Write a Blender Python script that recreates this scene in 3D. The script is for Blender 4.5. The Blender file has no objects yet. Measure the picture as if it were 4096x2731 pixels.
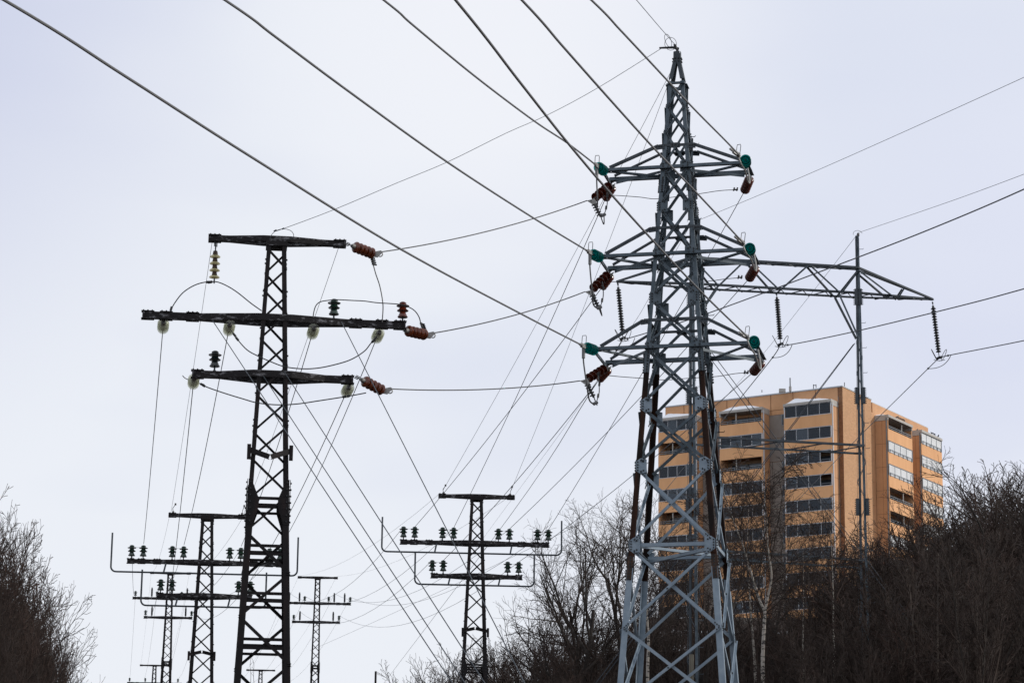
import bpy, math, random
from mathutils import Vector, Matrix
V = Vector
random.seed(11)
scene = bpy.context.scene
COL = scene.collection

# ------------------------------------------------------------------ camera, sky, sun, exposure
F = 10600.0                      # focal length in pixels of a 4096 wide picture
TH = math.atan(0.2464)           # the camera looks up by almost 14 degrees
RO = 0.012                       # and is held a hair off level
CAM = V((0, 0, 1.7))
_r0, _u0 = V((1, 0, 0)), V((0, -math.sin(TH), math.cos(TH)))
FW = V((0, math.cos(TH), math.sin(TH)))
RT = _r0 * math.cos(RO) + _u0 * math.sin(RO)
UP = -_r0 * math.sin(RO) + _u0 * math.cos(RO)
cd = bpy.data.cameras.new("camera")
cam = bpy.data.objects.new("camera", cd)
COL.objects.link(cam)
cam.matrix_world = Matrix(((RT.x, UP.x, -FW.x, CAM.x), (RT.y, UP.y, -FW.y, CAM.y), (RT.z, UP.z, -FW.z, CAM.z), (0, 0, 0, 1)))
cd.sensor_fit = 'HORIZONTAL'
cd.sensor_width = 36.0
cd.lens = F / 4096 * 36
cd.clip_start = 0.5
cd.clip_end = 8000
scene.camera = cam

SUN = V((0.95, 0.05, 0.42)).normalized()
SUN_EL = math.asin(SUN.z)
SUN_ROT = math.atan2(SUN.x, SUN.y)
sd = bpy.data.lights.new("sun", 'SUN')
sd.energy = 2.1
sd.angle = math.radians(2.0)
sd.color = (1.0, 0.95, 0.88)
sun = bpy.data.objects.new("sun", sd)
COL.objects.link(sun)
sun.rotation_euler = (-SUN).to_track_quat('-Z', 'Y').to_euler()
sun.location = (60, -20, 80)

w = bpy.data.worlds.new("World")
scene.world = w
w.use_nodes = True
nt = w.node_tree
for n in list(nt.nodes):
    nt.nodes.remove(n)
N = nt.nodes.new
L = nt.links.new
out = N('ShaderNodeOutputWorld')
bg = N('ShaderNodeBackground')
bg.inputs['Strength'].default_value = 1.0
sky = N('ShaderNodeTexSky')
sky.sky_type = 'NISHITA'
sky.sun_disc = False
sky.sun_elevation = SUN_EL
sky.sun_rotation = SUN_ROT
sky.dust_density = 3.0
skm = N('ShaderNodeVectorMath')
skm.operation = 'SCALE'
skm.inputs['Scale'].default_value = 0.09
L(sky.outputs[0], skm.inputs[0])
tc = N('ShaderNodeTexCoord')
mp = N('ShaderNodeMapping')
mp.inputs['Scale'].default_value = (3.2, 3.2, 9.0)
mp.inputs['Location'].default_value = (0.35, 0.2, 0.55)
L(tc.outputs['Generated'], mp.inputs[0])
no = N('ShaderNodeTexNoise')
no.inputs['Scale'].default_value = 1.0
no.inputs['Detail'].default_value = 3.5
no.inputs['Roughness'].default_value = 0.5
L(mp.outputs[0], no.inputs['Vector'])
cr = N('ShaderNodeValToRGB')
cr.color_ramp.elements[0].position = 0.30
cr.color_ramp.elements[0].color = (0.74, 0.78, 0.915, 1)
cr.color_ramp.elements[1].position = 0.56
cr.color_ramp.elements[1].color = (0.89, 0.92, 0.985, 1)
L(no.outputs[0], cr.inputs[0])
mx = N('ShaderNodeMix')
mx.data_type = 'RGBA'
mx.inputs[0].default_value = 0.92          # a thin bright overcast lies over the clear sky
L(skm.outputs[0], mx.inputs[6])
L(cr.outputs[0], mx.inputs[7])
last = mx.outputs[2]
for ddir, r0_, r1_, colr, amt in (((-0.245, 0.905, 0.345), 0.02, 0.19, (0.58, 0.62, 0.80, 1), 0.75), ((0.13, 0.935, 0.33), 0.02, 0.15, (0.69, 0.735, 0.87, 1), 0.55), ((0.20, 0.925, 0.25), 0.02, 0.13, (0.72, 0.75, 0.90, 1), 0.5), ((0.0, 0.935, 0.35), 0.02, 0.13, (0.885, 0.90, 0.955, 1), 0.7)):
    dv_ = N('ShaderNodeVectorMath')          # broad soft banks of thinner and thicker cloud, fixed in the sky
    dv_.operation = 'DISTANCE'
    L(tc.outputs['Generated'], dv_.inputs[0])
    dv_.inputs[1].default_value = V(ddir).normalized()
    mr_ = N('ShaderNodeMapRange')
    mr_.interpolation_type = 'SMOOTHSTEP'
    mr_.inputs['From Min'].default_value = r0_
    mr_.inputs['From Max'].default_value = r1_
    mr_.inputs['To Min'].default_value = amt
    mr_.inputs['To Max'].default_value = 0.0
    L(dv_.outputs['Value'], mr_.inputs['Value'])
    mq = N('ShaderNodeMix')
    mq.data_type = 'RGBA'
    L(mr_.outputs[0], mq.inputs[0])
    L(last, mq.inputs[6])
    mq.inputs[7].default_value = colr
    last = mq.outputs[2]
L(last, bg.inputs[0])
L(bg.outputs[0], out.inputs[0])

vs = scene.view_settings
vs.view_transform = 'Standard'
vs.look = 'None'
vs.exposure = 0.0
vs.gamma = 1.0
scene.cycles.max_bounces = 6
scene.cycles.transparent_max_bounces = 12
scene.cycles.caustics_reflective = False
scene.cycles.caustics_refractive = False


def S(x, y, Y):
    """the place at the ground distance Y that lies in the direction of picture point x, y (4096 x 2731)"""
    d = FW + RT * ((x - 2048) / F) + UP * ((1365.5 - y) / F)
    return CAM + d * (Y / d.y)


# ------------------------------------------------------------------ materials
def mat(name, col, rough=0.6, metal=0.0, col2=None, scale=6.0, lo=0.4, hi=0.6, bump=0.0, stretch=(1, 1, 1), trans=0.0, spec=0.5, coat=0.0, detail=4.0):
    m = bpy.data.materials.new(name)
    m.use_nodes = True
    t = m.node_tree
    b = t.nodes['Principled BSDF']
    b.inputs['Base Color'].default_value = (*col, 1)
    b.inputs['Roughness'].default_value = rough
    b.inputs['Metallic'].default_value = metal
    b.inputs['Specular IOR Level'].default_value = spec
    b.inputs['Transmission Weight'].default_value = trans
    b.inputs['Coat Weight'].default_value = coat
    b.inputs['Coat Roughness'].default_value = 0.08
    if col2 is not None or bump:
        c = t.nodes.new('ShaderNodeTexCoord')
        p = t.nodes.new('ShaderNodeMapping')
        p.inputs['Scale'].default_value = stretch
        t.links.new(c.outputs['Object'], p.inputs[0])
        n = t.nodes.new('ShaderNodeTexNoise')
        n.inputs['Scale'].default_value = scale
        n.inputs['Detail'].default_value = detail
        n.inputs['Roughness'].default_value = 0.6
        t.links.new(p.outputs[0], n.inputs['Vector'])
        if col2 is not None:
            r = t.nodes.new('ShaderNodeValToRGB')
            r.color_ramp.elements[0].position = lo
            r.color_ramp.elements[0].color = (*col, 1)
            r.color_ramp.elements[1].position = hi
            r.color_ramp.elements[1].color = (*col2, 1)
            t.links.new(n.outputs[0], r.inputs[0])
            t.links.new(r.outputs[0], b.inputs['Base Color'])
        if bump:
            bp = t.nodes.new('ShaderNodeBump')
            bp.inputs['Strength'].default_value = bump
            bp.inputs['Distance'].default_value = 0.02
            t.links.new(n.outputs[0], bp.inputs['Height'])
            t.links.new(bp.outputs[0], b.inputs['Normal'])
    return m


def glass_mat(name, tint, body, mixf, rough=0.08):
    """thin glass: part clear, part glossy body"""
    m = bpy.data.materials.new(name)
    m.use_nodes = True
    t = m.node_tree
    b = t.nodes['Principled BSDF']
    b.inputs['Base Color'].default_value = (*body, 1)
    b.inputs['Roughness'].default_value = rough
    tr = t.nodes.new('ShaderNodeBsdfTransparent')
    tr.inputs[0].default_value = (*tint, 1)
    mi = t.nodes.new('ShaderNodeMixShader')
    mi.inputs[0].default_value = mixf
    t.links.new(tr.outputs[0], mi.inputs[1])
    t.links.new(b.outputs[0], mi.inputs[2])
    t.links.new(mi.outputs[0], t.nodes['Material Output'].inputs[0])
    return m


M = {
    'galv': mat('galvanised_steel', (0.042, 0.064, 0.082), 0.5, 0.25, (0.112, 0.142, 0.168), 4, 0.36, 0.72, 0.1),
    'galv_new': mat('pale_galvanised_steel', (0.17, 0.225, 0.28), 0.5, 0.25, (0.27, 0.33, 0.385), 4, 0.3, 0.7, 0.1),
    'galv_dark': mat('weathered_steel', (0.030, 0.040, 0.050), 0.6, 0.2, (0.062, 0.075, 0.088), 4, 0.35, 0.7, 0.1),
    'rust': mat('brown_rusted_steel', (0.010, 0.0065, 0.006), 0.8, 0.0, (0.052, 0.019, 0.009), 2.2, 0.42, 0.72, 0.2, (3, 3, 0.5), spec=0.2),
    'rust_plate': mat('rusted_plate_steel', (0.030, 0.017, 0.012), 0.7, 0.1, (0.085, 0.042, 0.022), 9, 0.4, 0.7, 0.2),
    'black': mat('black_painted_steel', (0.006, 0.0045, 0.0055), 0.65, 0.0, (0.020, 0.010, 0.010), 3, 0.5, 0.75, 0.2, (2, 2, 0.6), spec=0.25),
    'peel': mat('peeling_black_paint', (0.009, 0.007, 0.008), 0.7, 0.0, (0.27, 0.27, 0.285), 9, 0.545, 0.70, 0.3, (0.8, 1, 2.2), spec=0.3, detail=10),
    'bolt': mat('dark_bolt_steel', (0.02, 0.022, 0.025), 0.5, 0.3),
    'alu': mat('aluminium_conductor', (0.15, 0.152, 0.158), 0.6, 0.2),
    'alu_light': mat('bright_cast_aluminium', (0.27, 0.265, 0.255), 0.5, 0.3, (0.34, 0.33, 0.315), 30),
    'wire': mat('dark_wire', (0.028, 0.036, 0.048), 0.5, 0.2),
    'cable': mat('black_cable', (0.012, 0.014, 0.016), 0.5),
    'brown': mat('brown_glazed_porcelain', (0.150, 0.028, 0.005), 0.22, 0.0, (0.075, 0.013, 0.004), 4, 0.4, 0.65, coat=0.25),
    'maroon': mat('maroon_glazed_porcelain', (0.105, 0.016, 0.006), 0.22, 0.0, (0.055, 0.009, 0.005), 5, 0.4, 0.65, coat=0.25),
    'green': mat('dark_green_glazed_porcelain', (0.010, 0.028, 0.020), 0.22, 0.0, (0.016, 0.042, 0.026), 8, 0.4, 0.65, coat=0.4),
    'greendark': mat('blackish_green_glazed_porcelain', (0.006, 0.010, 0.011), 0.25, 0.0, (0.010, 0.018, 0.018), 8, coat=0.4),
    'post': mat('black_glazed_porcelain', (0.007, 0.009, 0.012), 0.3, 0.0),
    'zinc': mat('grey_zinc_cap', (0.26, 0.25, 0.23), 0.6, 0.3, (0.17, 0.165, 0.155), 25),
    'teal': glass_mat('teal_toughened_glass', (0.22, 0.92, 0.87), (0.0, 0.26, 0.25), 0.44),
    'teal_ring_shade': mat('teal_glass_painted_ring_shade', (0.0, 0.035, 0.035), 0.1),  # dark colour paints in the refraction shading of the glass rings
    'clear': glass_mat('pale_greenish_glass', (0.985, 0.99, 0.95), (0.62, 0.64, 0.54), 0.27),
    'amber': glass_mat('yellowish_glass', (0.96, 0.93, 0.78), (0.40, 0.35, 0.17), 0.45),
    'bark': mat('dark_grey_brown_bark', (0.016, 0.012, 0.010), 0.9, 0.0, (0.040, 0.032, 0.026), 5, 0.35, 0.7, 0.4, (1, 1, 0.3)),
    'twig': mat('brown_twigs', (0.016, 0.0090, 0.0062), 0.9, 0.0, (0.038, 0.022, 0.015), 0.6, 0.35, 0.65),
    'twig_red': mat('reddish_brown_twigs', (0.016, 0.008, 0.006), 0.9, 0.0, (0.060, 0.032, 0.022), 0.5, 0.35, 0.65),
    'litter': mat('leaf_litter_soil', (0.040, 0.028, 0.020), 0.95, 0.0, (0.085, 0.060, 0.042), 0.25, 0.35, 0.65),
}


# ------------------------------------------------------------------ mesh building
ORG = {}


class MB:
    def __init__(s):
        s.v, s.f, s.b = [], [], set()

    def ring(s, c, u, v, r, n, ph=0.0):
        i = len(s.v)
        for k in range(n):
            a = 2 * math.pi * k / n + ph
            s.v.append(c + u * (math.cos(a) * r) + v * (math.sin(a) * r))
        return i

    def tube(s, pts, rad, n=6, caps=True):
        if not hasattr(rad, '__len__'):
            rad = [rad] * len(pts)
        prev = None
        u = None
        for k, p in enumerate(pts):
            a = pts[max(0, k - 1)]
            b = pts[min(len(pts) - 1, k + 1)]
            t = (b - a).normalized()
            if u is None:
                u = t.orthogonal().normalized()
            else:
                u = (u - t * u.dot(t))
                u = u.normalized() if u.length > 1e-6 else t.orthogonal().normalized()
            w_ = t.cross(u)
            i = s.ring(p, u, w_, rad[k], n)
            if prev is not None:
                for q in range(n):
                    s.f.append((prev + q, prev + (q + 1) % n, i + (q + 1) % n, i + q))
            elif caps:
                s.f.append(tuple(i + q for q in reversed(range(n))))
            prev = i
        if caps:
            s.f.append(tuple(prev + q for q in range(n)))
        return s

    def sweep(s, sec0, sec1):
        """prism between two equal closed sections"""
        i = len(s.v)
        n = len(sec0)
        s.v += list(sec0) + list(sec1)
        for q in range(n):
            s.f.append((i + q, i + (q + 1) % n, i + n + (q + 1) % n, i + n + q))
        s.f.append(tuple(i + q for q in reversed(range(n))))
        s.f.append(tuple(i + n + q for q in range(n)))
        return s

    def angle(s, p, q, a, b, wa, wb=None, t=0.012, t1=None):
        """steel angle from p to q, its corner on the line, flanges along a and b"""
        wb = wb or wa
        d = (q - p).normalized()
        a = (a - d * a.dot(d)).normalized()
        b = (b - d * b.dot(d) - a * b.dot(a)).normalized()
        sec = [a * 0, a * wa, a * wa + b * t, a * t + b * t, a * t + b * wb, b * wb]
        return s.sweep([p + o for o in sec], [q + o for o in sec])

    def bar(s, p, q, a, wa, wb):
        """flat or square bar centred on the line p-q; a: direction of its width"""
        d = (q - p).normalized()
        a = (a - d * a.dot(d)).normalized()
        b = d.cross(a).normalized()
        sec = [a * (-wa / 2) + b * (-wb / 2), a * (wa / 2) + b * (-wb / 2), a * (wa / 2) + b * (wb / 2), a * (-wa / 2) + b * (wb / 2)]
        return s.sweep([p + o for o in sec], [q + o for o in sec])

    def channel(s, p, q, a, b, h, d_, t=0.012):
        """U channel, web height h along a (centred), flanges d_ along b"""
        d = (q - p).normalized()
        a = (a - d * a.dot(d)).normalized()
        b = (b - d * b.dot(d) - a * b.dot(a)).normalized()
        k = h / 2
        sec = [a * -k, a * -k + b * d_, a * (-k + t) + b * d_, a * (-k + t) + b * t, a * (k - t) + b * t, a * (k - t) + b * d_, a * k + b * d_, a * k]
        return s.sweep([p + o for o in sec], [q + o for o in sec])

    def box(s, c, ex, ey, ez, lx, ly, lz):
        o = [c + ex * (sx * lx / 2) + ey * (sy * ly / 2) for sx, sy in ((-1, -1), (1, -1), (1, 1), (-1, 1))]
        return s.sweep([p - ez * (lz / 2) for p in o], [p + ez * (lz / 2) for p in o])

    def plate(s, poly, nrm, t):
        return s.sweep(poly, [p + nrm * t for p in poly])

    def bolt(s, c, nrm, r=0.02, h=0.022):
        nrm = nrm.normalized()
        u = nrm.orthogonal().normalized()
        v = nrm.cross(u)
        i = s.ring(c, u, v, r, 6)
        j = s.ring(c + nrm * h, u, v, r * 0.9, 6)
        s.b.update(range(len(s.f), len(s.f) + 7))
        for q in range(6):
            s.f.append((i + q, i + (q + 1) % 6, j + (q + 1) % 6, j + q))
        s.f.append(tuple(j + q for q in range(6)))
        return s

    def lathe(s, prof, c, axis, n=20):
        axis = axis.normalized()
        u = axis.orthogonal().normalized()
        v = axis.cross(u)
        prev = None
        for r, z in prof:
            i = s.ring(c + axis * z, u, v, max(r, 0.0008), n)
            if prev is not None:
                for q in range(n):
                    s.f.append((prev + q, prev + (q + 1) % n, i + (q + 1) % n, i + q))
            else:
                s.f.append(tuple(i + q for q in reversed(range(n))))
            prev = i
        s.f.append(tuple(prev + q for q in range(n)))
        return s

    def build(s, name, m, parent=None, smooth=False, org=None, m2='bolt'):
        o0 = ORG.get(parent.name, V((0, 0, 0))) if parent else (org or V((0, 0, 0)))
        me = bpy.data.meshes.new(name)
        me.from_pydata([tuple(p - o0) for p in s.v], [], s.f)
        me.materials.append(m if not isinstance(m, str) else M[m])
        if s.b and len(s.b) < len(s.f):
            me.materials.append(M[m2])
            for k in s.b:
                me.polygons[k].material_index = 1
        if smooth:
            me.polygons.foreach_set('use_smooth', [True] * len(me.polygons))
            try:
                me.set_sharp_from_angle(angle=math.radians(40))
            except Exception:
                pass
        me.update()
        o = bpy.data.objects.new(name, me)
        COL.objects.link(o)
        if parent:
            o.parent = parent
            ORG[o.name] = o0
        else:
            o.location = o0
        return o


def tag(o, label, cat, group=None, kind=None):
    if label:
        o['label'] = label
    if cat:
        o['category'] = cat
    if group:
        o['group'] = group
    if kind:
        o['kind'] = kind
    return o


def thing(name, label, cat, loc, group=None):
    o = bpy.data.objects.new(name, None)
    COL.objects.link(o)
    o.location = loc
    o.empty_display_size = 0.2
    ORG[o.name] = V(loc)
    return tag(o, label, cat, group)


def dup(root, loc, rz=0.0, sc=None, label=None, group=None):
    r = root.copy()
    COL.objects.link(r)
    r.location = loc
    r.rotation_euler = (0, 0, rz)
    if sc:
        r.scale = sc if hasattr(sc, '__len__') else (sc, sc, sc)
    if label:
        r['label'] = label
    if group:
        r['group'] = group
    for ch in list(root.children):
        c = ch.copy()
        COL.objects.link(c)
        c.parent = r
        for g in list(ch.children):
            d = g.copy()
            COL.objects.link(d)
            d.parent = c
    return r


# ------------------------------------------------------------------ ground
def lerp_tab(tab, x):
    if x <= tab[0][0]:
        return tab[0][1]
    for (a, za), (b, zb) in zip(tab, tab[1:]):
        if x <= b:
            t = (x - a) / (b - a)
            t = t * t * (3 - 2 * t) if False else t
            return za + (zb - za) * t
    return tab[-1][1]


VALLEY = [(-200, 0), (45, 0), (83, 1.5), (160, 9.5), (222, 12), (400, 13), (4000, 13)]
HILL = [(-200, 0), (60, 0.5), (80, 3.0), (110, 9.0), (150, 17), (200, 26), (260, 36.5), (298, 43.4), (345, 44.2), (600, 46), (4000, 46)]


def ground(x, y):
    r = x / max(y, 20.0)
    k = min(1.0, max(0.0, (r - 0.0) / 0.052))
    k = k * k * (3 - 2 * k)
    z = lerp_tab(VALLEY, y) * (1 - k) + lerp_tab(HILL, y) * k
    kl = min(1.0, max(0.0, (-r - 0.07) / 0.05))
    z += kl * 2.0 * min(1.0, max(0.0, (y - 30) / 40))
    return z


g = MB()
xs = [-3000, -1500, -700, -350] + [-200 + 5 * i for i in range(81)] + [350, 700, 1500, 3000]
ys = [-800, -300, -100, -30] + [5 * i for i in range(91)] + [520, 650, 900, 1500, 3000, 6000]
for y in ys:
    for x in xs:
        b = (math.sin(x * 0.31 + y * 0.13) + math.sin(x * 0.12 - y * 0.23 + 2)) * 0.18
        g.v.append(V((x, y, ground(x, y) + (b if y > 60 else 0.0) * (0 if 290 < y < 380 and x > 5 else 1))))
nx = len(xs)
for j in range(len(ys) - 1):
    for i in range(nx - 1):
        a = j * nx + i
        g.f.append((a, a + 1, a + nx + 1, a + nx))
mg = mat('winter_ground', (0.022, 0.015, 0.011), 0.95, 0.0, (0.050, 0.034, 0.024), 0.35, 0.35, 0.65)
t = mg.node_tree
b_ = t.nodes['Principled BSDF']
old = b_.inputs['Base Color'].links[0].from_socket
c_ = t.nodes.new('ShaderNodeTexCoord')
n_ = t.nodes.new('ShaderNodeTexNoise')
n_.inputs['Scale'].default_value = 0.09
n_.inputs['Detail'].default_value = 6
t.links.new(c_.outputs['Object'], n_.inputs['Vector'])
r_ = t.nodes.new('ShaderNodeValToRGB')
r_.color_ramp.elements[0].position = 0.60
r_.color_ramp.elements[1].position = 0.63
t.links.new(n_.outputs[0], r_.inputs[0])
m_ = t.nodes.new('ShaderNodeMix')
m_.data_type = 'RGBA'
t.links.new(r_.outputs[0], m_.inputs[0])
t.links.new(old, m_.inputs[6])
m_.inputs[7].default_value = (0.72, 0.74, 0.78, 1)
t.links.new(m_.outputs[2], b_.inputs['Base Color'])
go = g.build('ground', mg, None, True)
tag(go, 'brown leaf litter hillside and valley floor with patches of old snow', 'ground', kind='structure')
# ------------------------------------------------------------------ the tall grey lattice tower
ZU = V((0, 0, 1))


def build_grey_tower():
    Y0 = 55.0
    bx = 3.555
    al = math.radians(12.5)
    ex = V((math.cos(al), -math.sin(al), 0))
    ey = V((math.sin(al), math.cos(al), 0))
    base = V((bx, Y0, 0.2))
    T = thing('lattice_tower', 'tall grey lattice steel tower with pointed top, rust brown legs and three pairs of arms', 'pylon', base)

    def wz_px(y):
        return (64 + 0.15 * (y - 323)) * 0.0052
    def zof(y):
        return S(2713, y, Y0 - 0.5 * wz_px(y) ).z
    z_hi, z_lo = zof(330), zof(2700)
    w_hi, w_lo = 0.345, 2.20
    def W(z):
        return w_hi + (w_lo - w_hi) * (z_hi - z) / (z_hi - z_lo)
    def P(sx, sy, z, off=0.0):
        h = W(z) / 2 + off
        return V((bx, Y0, z)) + ex * (sx * h) + ey * (sy * h)

    zt, zb = z_hi, 0.2
    corners = [(-1, -1), (1, -1), (1, 1), (-1, 1)]
    # legs in sections: grey top, rusted middle, pale foot
    z1, z2 = zof(1440), zof(2265)
    for sx, sy in corners:
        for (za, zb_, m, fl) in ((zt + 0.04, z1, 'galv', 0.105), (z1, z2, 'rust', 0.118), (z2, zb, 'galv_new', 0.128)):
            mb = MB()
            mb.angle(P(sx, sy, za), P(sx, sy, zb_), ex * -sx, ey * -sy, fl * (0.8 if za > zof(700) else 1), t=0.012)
            # step bolts on the right legs
            if sx > 0:
                z = zb_ + 0.3
                k = 0
                while z < za - 0.1 and z > 3.0:
                    p = P(sx, sy, z) + (ey * (0.05) if k % 2 else ex * (-0.05))
                    mb.tube([p, p + (ex * 0.15 if k % 2 else ey * -0.15 ), p + (ex * 0.16 if k % 2 else ey * -0.16) + ZU * 0.03], 0.009, 5)
                    z += 0.95
                    k += 1
            o = mb.build('leg', m, T)
            if m == 'rust':
                o['label'] = 'rust brown middle length of a leg'
        # splice plates with rows of bolts
        for zc, ln, m in ((zof(1445), 0.46, 'galv'), (zof(2267), 0.50, 'rust_plate'), (zof(735), 0.35, 'galv')):
            mb = MB()
            for (dv, nv) in ((ex * -sx, ey * sy), (ey * -sy, ex * sx)):
                a0, a1 = P(sx, sy, zc + ln / 2), P(sx, sy, zc - ln / 2)
                mb.bar((a0 + dv * 0.058 + nv * 0.007), (a1 + dv * 0.058 + nv * 0.007), dv, 0.100, 0.012)
                for k in range(8):
                    t_ = (k + 0.5) / 8
                    t_ += 0.02 if k > 3 else -0.02
                    mb.bolt(a0.lerp(a1, t_) + dv * 0.062 + nv * 0.013, nv, 0.021, 0.026)
            mb.build('splice_plate', m, T)

    # bracing
    nodes = [330, 426, 528, 667, 822, 1013, 1187, 1384, 1616, 1860, 2177, 2509, 2830]
    zn = [zof(y) for y in nodes]
    faces = [((-1, -1), (1, -1)), ((1, -1), (1, 1)), ((1, 1), (-1, 1)), ((-1, 1), (-1, -1))]
    for fi, (c0, c1) in enumerate(faces):
        dv = (ex * (c1[0] - c0[0]) + ey * (c1[1] - c0[1])).normalized()
        nv = dv.cross(ZU)          # outward
        if nv.dot(ex * (c0[0] + c1[0]) + ey * (c0[1] + c1[1])) < 0:
            nv = -nv
        for k in range(len(zn) - 1):
            za, zb_ = zn[k], zn[k + 1]
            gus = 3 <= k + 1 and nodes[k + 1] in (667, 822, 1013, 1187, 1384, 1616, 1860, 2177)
            gus0 = nodes[k] in (667, 822, 1013, 1187, 1384, 1616, 1860, 2177)
            wd = 0.052 if k < 3 else 0.066
            ina, inb = 0.03 if not gus0 else 0.10, 0.03 if not gus else 0.10
            va = 0.0 if not gus0 else 0.11
            vb = 0.0 if not gus else 0.11
            for s_ in (0, 1):
                ca, cb = (c0, c1) if s_ == 0 else (c1, c0)
                dd = dv if s_ == 0 else -dv
                p = P(*ca, za - va) + dd * ina
                q = P(*cb, zb_ + vb) - dd * inb
                mb = MB()
                if s_ == 0:
                    p += nv * -0.026
                    q += nv * -0.026
                    fb = -nv
                else:
                    p += nv * (0.012 if (gus or gus0) else 0.003)
                    q += nv * (0.012 if (gus or gus0) else 0.003)
                    fb = nv
                bd = (q - p).normalized()
                pv = nv.cross(bd)
                if pv.z < 0:
                    pv = -pv
                mb.angle(p - pv * wd * 0.5, q - pv * wd * 0.5, pv, fb, wd, wd * 0.8, t=0.008)
                for end, sg in ((p, 1), (q, -1)):
                    for j in range(2 if not (gus or gus0) else 3):
                        mb.bolt(end + bd * sg * (0.03 + 0.055 * j) + nv * (0.034 if s_ == 0 else 0.011), nv, 0.018, 0.018)
                if s_ == 1:
                    mb.bolt(p.lerp(q, 0.5) + nv * 0.01, nv, 0.02, 0.022)
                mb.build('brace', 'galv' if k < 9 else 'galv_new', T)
        # gusset plates
        for k, y in enumerate(nodes):
            if y not in (667, 822, 1013, 1187, 1384, 1616, 1860, 2177):
                continue
            for ca, dd in ((c0, dv), (c1, -dv)):
                c = P(*ca, zn[k]) + nv * 0.0035
                sc = 1.0 if y > 1000 else 0.9
                poly = [c + dd * (a * sc) + ZU * (b * sc) for a, b in ((0.012, -0.10), (0.012, 0.10), (0.10, 0.165), (0.235, 0.135), (0.235, -0.135), (0.10, -0.165))]
                mb = MB()
                mb.plate(poly, nv, 0.008)
                for b in (-0.085, -0.028, 0.028, 0.085):
                    mb.bolt(c + dd * 0.045 * sc + ZU * b * sc + nv * 0.008, nv, 0.019, 0.02)
                for sg in (-1, 1):
                    for j in range(2):
                        mb.bolt(c + dd * (0.115 + 0.05 * j) * sc + ZU * sg * (0.115 - 0.02 * j) * sc + nv * 0.008, nv, 0.019, 0.02)
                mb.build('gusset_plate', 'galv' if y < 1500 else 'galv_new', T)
        # horizontal struts
        for y, wd, m in ((338, 0.06, 'galv'), (584, 0.05, 'galv_dark'), (913, 0.055, 'galv_dark'), (1281, 0.06, 'galv_dark'), (2182, 0.075, 'galv_new')):
            z = zof(y)
            mb = MB()
            if y == 2182:
                mb.angle(P(*c0, z) + dv * 0.1 - nv * 0.03, P(*c1, z) - dv * 0.1 - nv * 0.03, ZU, -nv, wd, t=0.008)
            else:
                ext = 0.0 if y == 338 else (0.09 if fi in (0, 2) else 0.0)
                mb.angle(P(*c0, z) - dv * ext + nv * 0.004, P(*c1, z) + dv * ext + nv * 0.004, ZU, -nv if y != 338 else nv, wd, t=0.008)
                mc = P(*c0, z).lerp(P(*c1, z), 0.5) + nv * 0.014
                if y != 338:
                    mb.plate([mc + dv * a + ZU * b for a, b in ((-0.13, 0), (-0.09, 0.07), (0.09, 0.07), (0.13, 0), (0.09, -0.05), (-0.09, -0.05))], nv, 0.008)
                    for a in (-0.07, 0.0, 0.07):
                        mb.bolt(mc + dv * a + nv * 0.008, nv, 0.018, 0.02)
                        mb.bolt(mc + dv * a + ZU * 0.04 + nv * 0.008, nv, 0.018, 0.02)
            mb.build('strut', m, T)
        # bracing below the picture down to the footing
        mb = MB()
        zl = [zn[-1], 3.6, 0.4]
        for k in range(2):
            for s_ in (0, 1):
                ca, cb = (c0, c1) if s_ == 0 else (c1, c0)
                mb.angle(P(*ca, zl[k]) + nv * (0.003 if s_ else -0.02), P(*cb, zl[k + 1]) + nv * (0.003 if s_ else -0.02), ZU, nv if s_ else -nv, 0.07, t=0.008)
        mb.build('lower_bracing', 'galv_new', T)
    # plan bracing across the tower at the lower strut level
    z = zof(2182)
    for (a, b, dz) in (((-1, -1), (1, 1), 0.0), ((1, -1), (-1, 1), -0.08)):
        mb = MB()
        mb.angle(P(*a, z + dz, -0.06), P(*b, z + dz, -0.06), ZU, (P(*b, z) - P(*a, z)).cross(ZU), 0.07, t=0.008)
        mb.build('plan_brace', 'galv_new', T)
    # peak
    zp = zof(214)
    for sx, sy in corners:
        mb = MB()
        top = V((bx, Y0, zp)) + ex * (sx * 0.055) + ey * (sy * 0.055)
        mb.angle(P(sx, sy, zt + 0.10), top, ex * -sx, ey * -sy, 0.085, t=0.010)
        mb.build('peak_leg', 'galv_dark', T)
    mb = MB()
    for nv, dv in ((ey * -1, ex), (ey, ex), (ex, ey), (ex * -1, ey)):
        c = V((bx, Y0, zp)) + nv * 0.070
        poly = [c + dv * a + ZU * b for a, b in ((-0.085, -0.20), (0.085, -0.20), (0.06, 0.07), (-0.06, 0.07))]
        mb.plate(poly, nv, 0.008)
        for a in (-0.04, 0.04):
            for b in (-0.16, -0.09):
                mb.bolt(c + dv * a + ZU * b + nv * 0.008, nv, 0.018, 0.03)
    mb.build('cap_plate', 'galv_dark', T)
    mb = MB()
    c = V((bx, Y0, zp + 0.07))
    mb.tube([c, c + V((0, 0, 0.10))], 0.03, 8)
    mb.tube([c + V((0.03, 0, 0.08)), c + V((-0.10, -0.05, 0.09)), c + V((-0.40, -0.12, 0.05))], [0.03, 0.028, 0.02], 6)
    mb.tube([c + V((-0.02, -0.03, 0.06)), c + V((-0.06, -0.03, 0.16)), c + V((-0.02, 0, 0.10))], 0.03, 6)
    for k in range(2):
        pts = []
        for j in range(15):
            a = j / 14 * 2 * math.pi - 1.2
            pts.append(c + V((-0.15 - 0.05 * k + math.cos(a) * (0.13 - 0.05 * k), -0.06 + 0.07 * k, 0.17 + 0.10 * k + math.sin(a) * (0.15 - 0.02 * k) - math.cos(a) * 0.08 * k)))
        mb.tube(pts, 0.006, 5)
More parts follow.
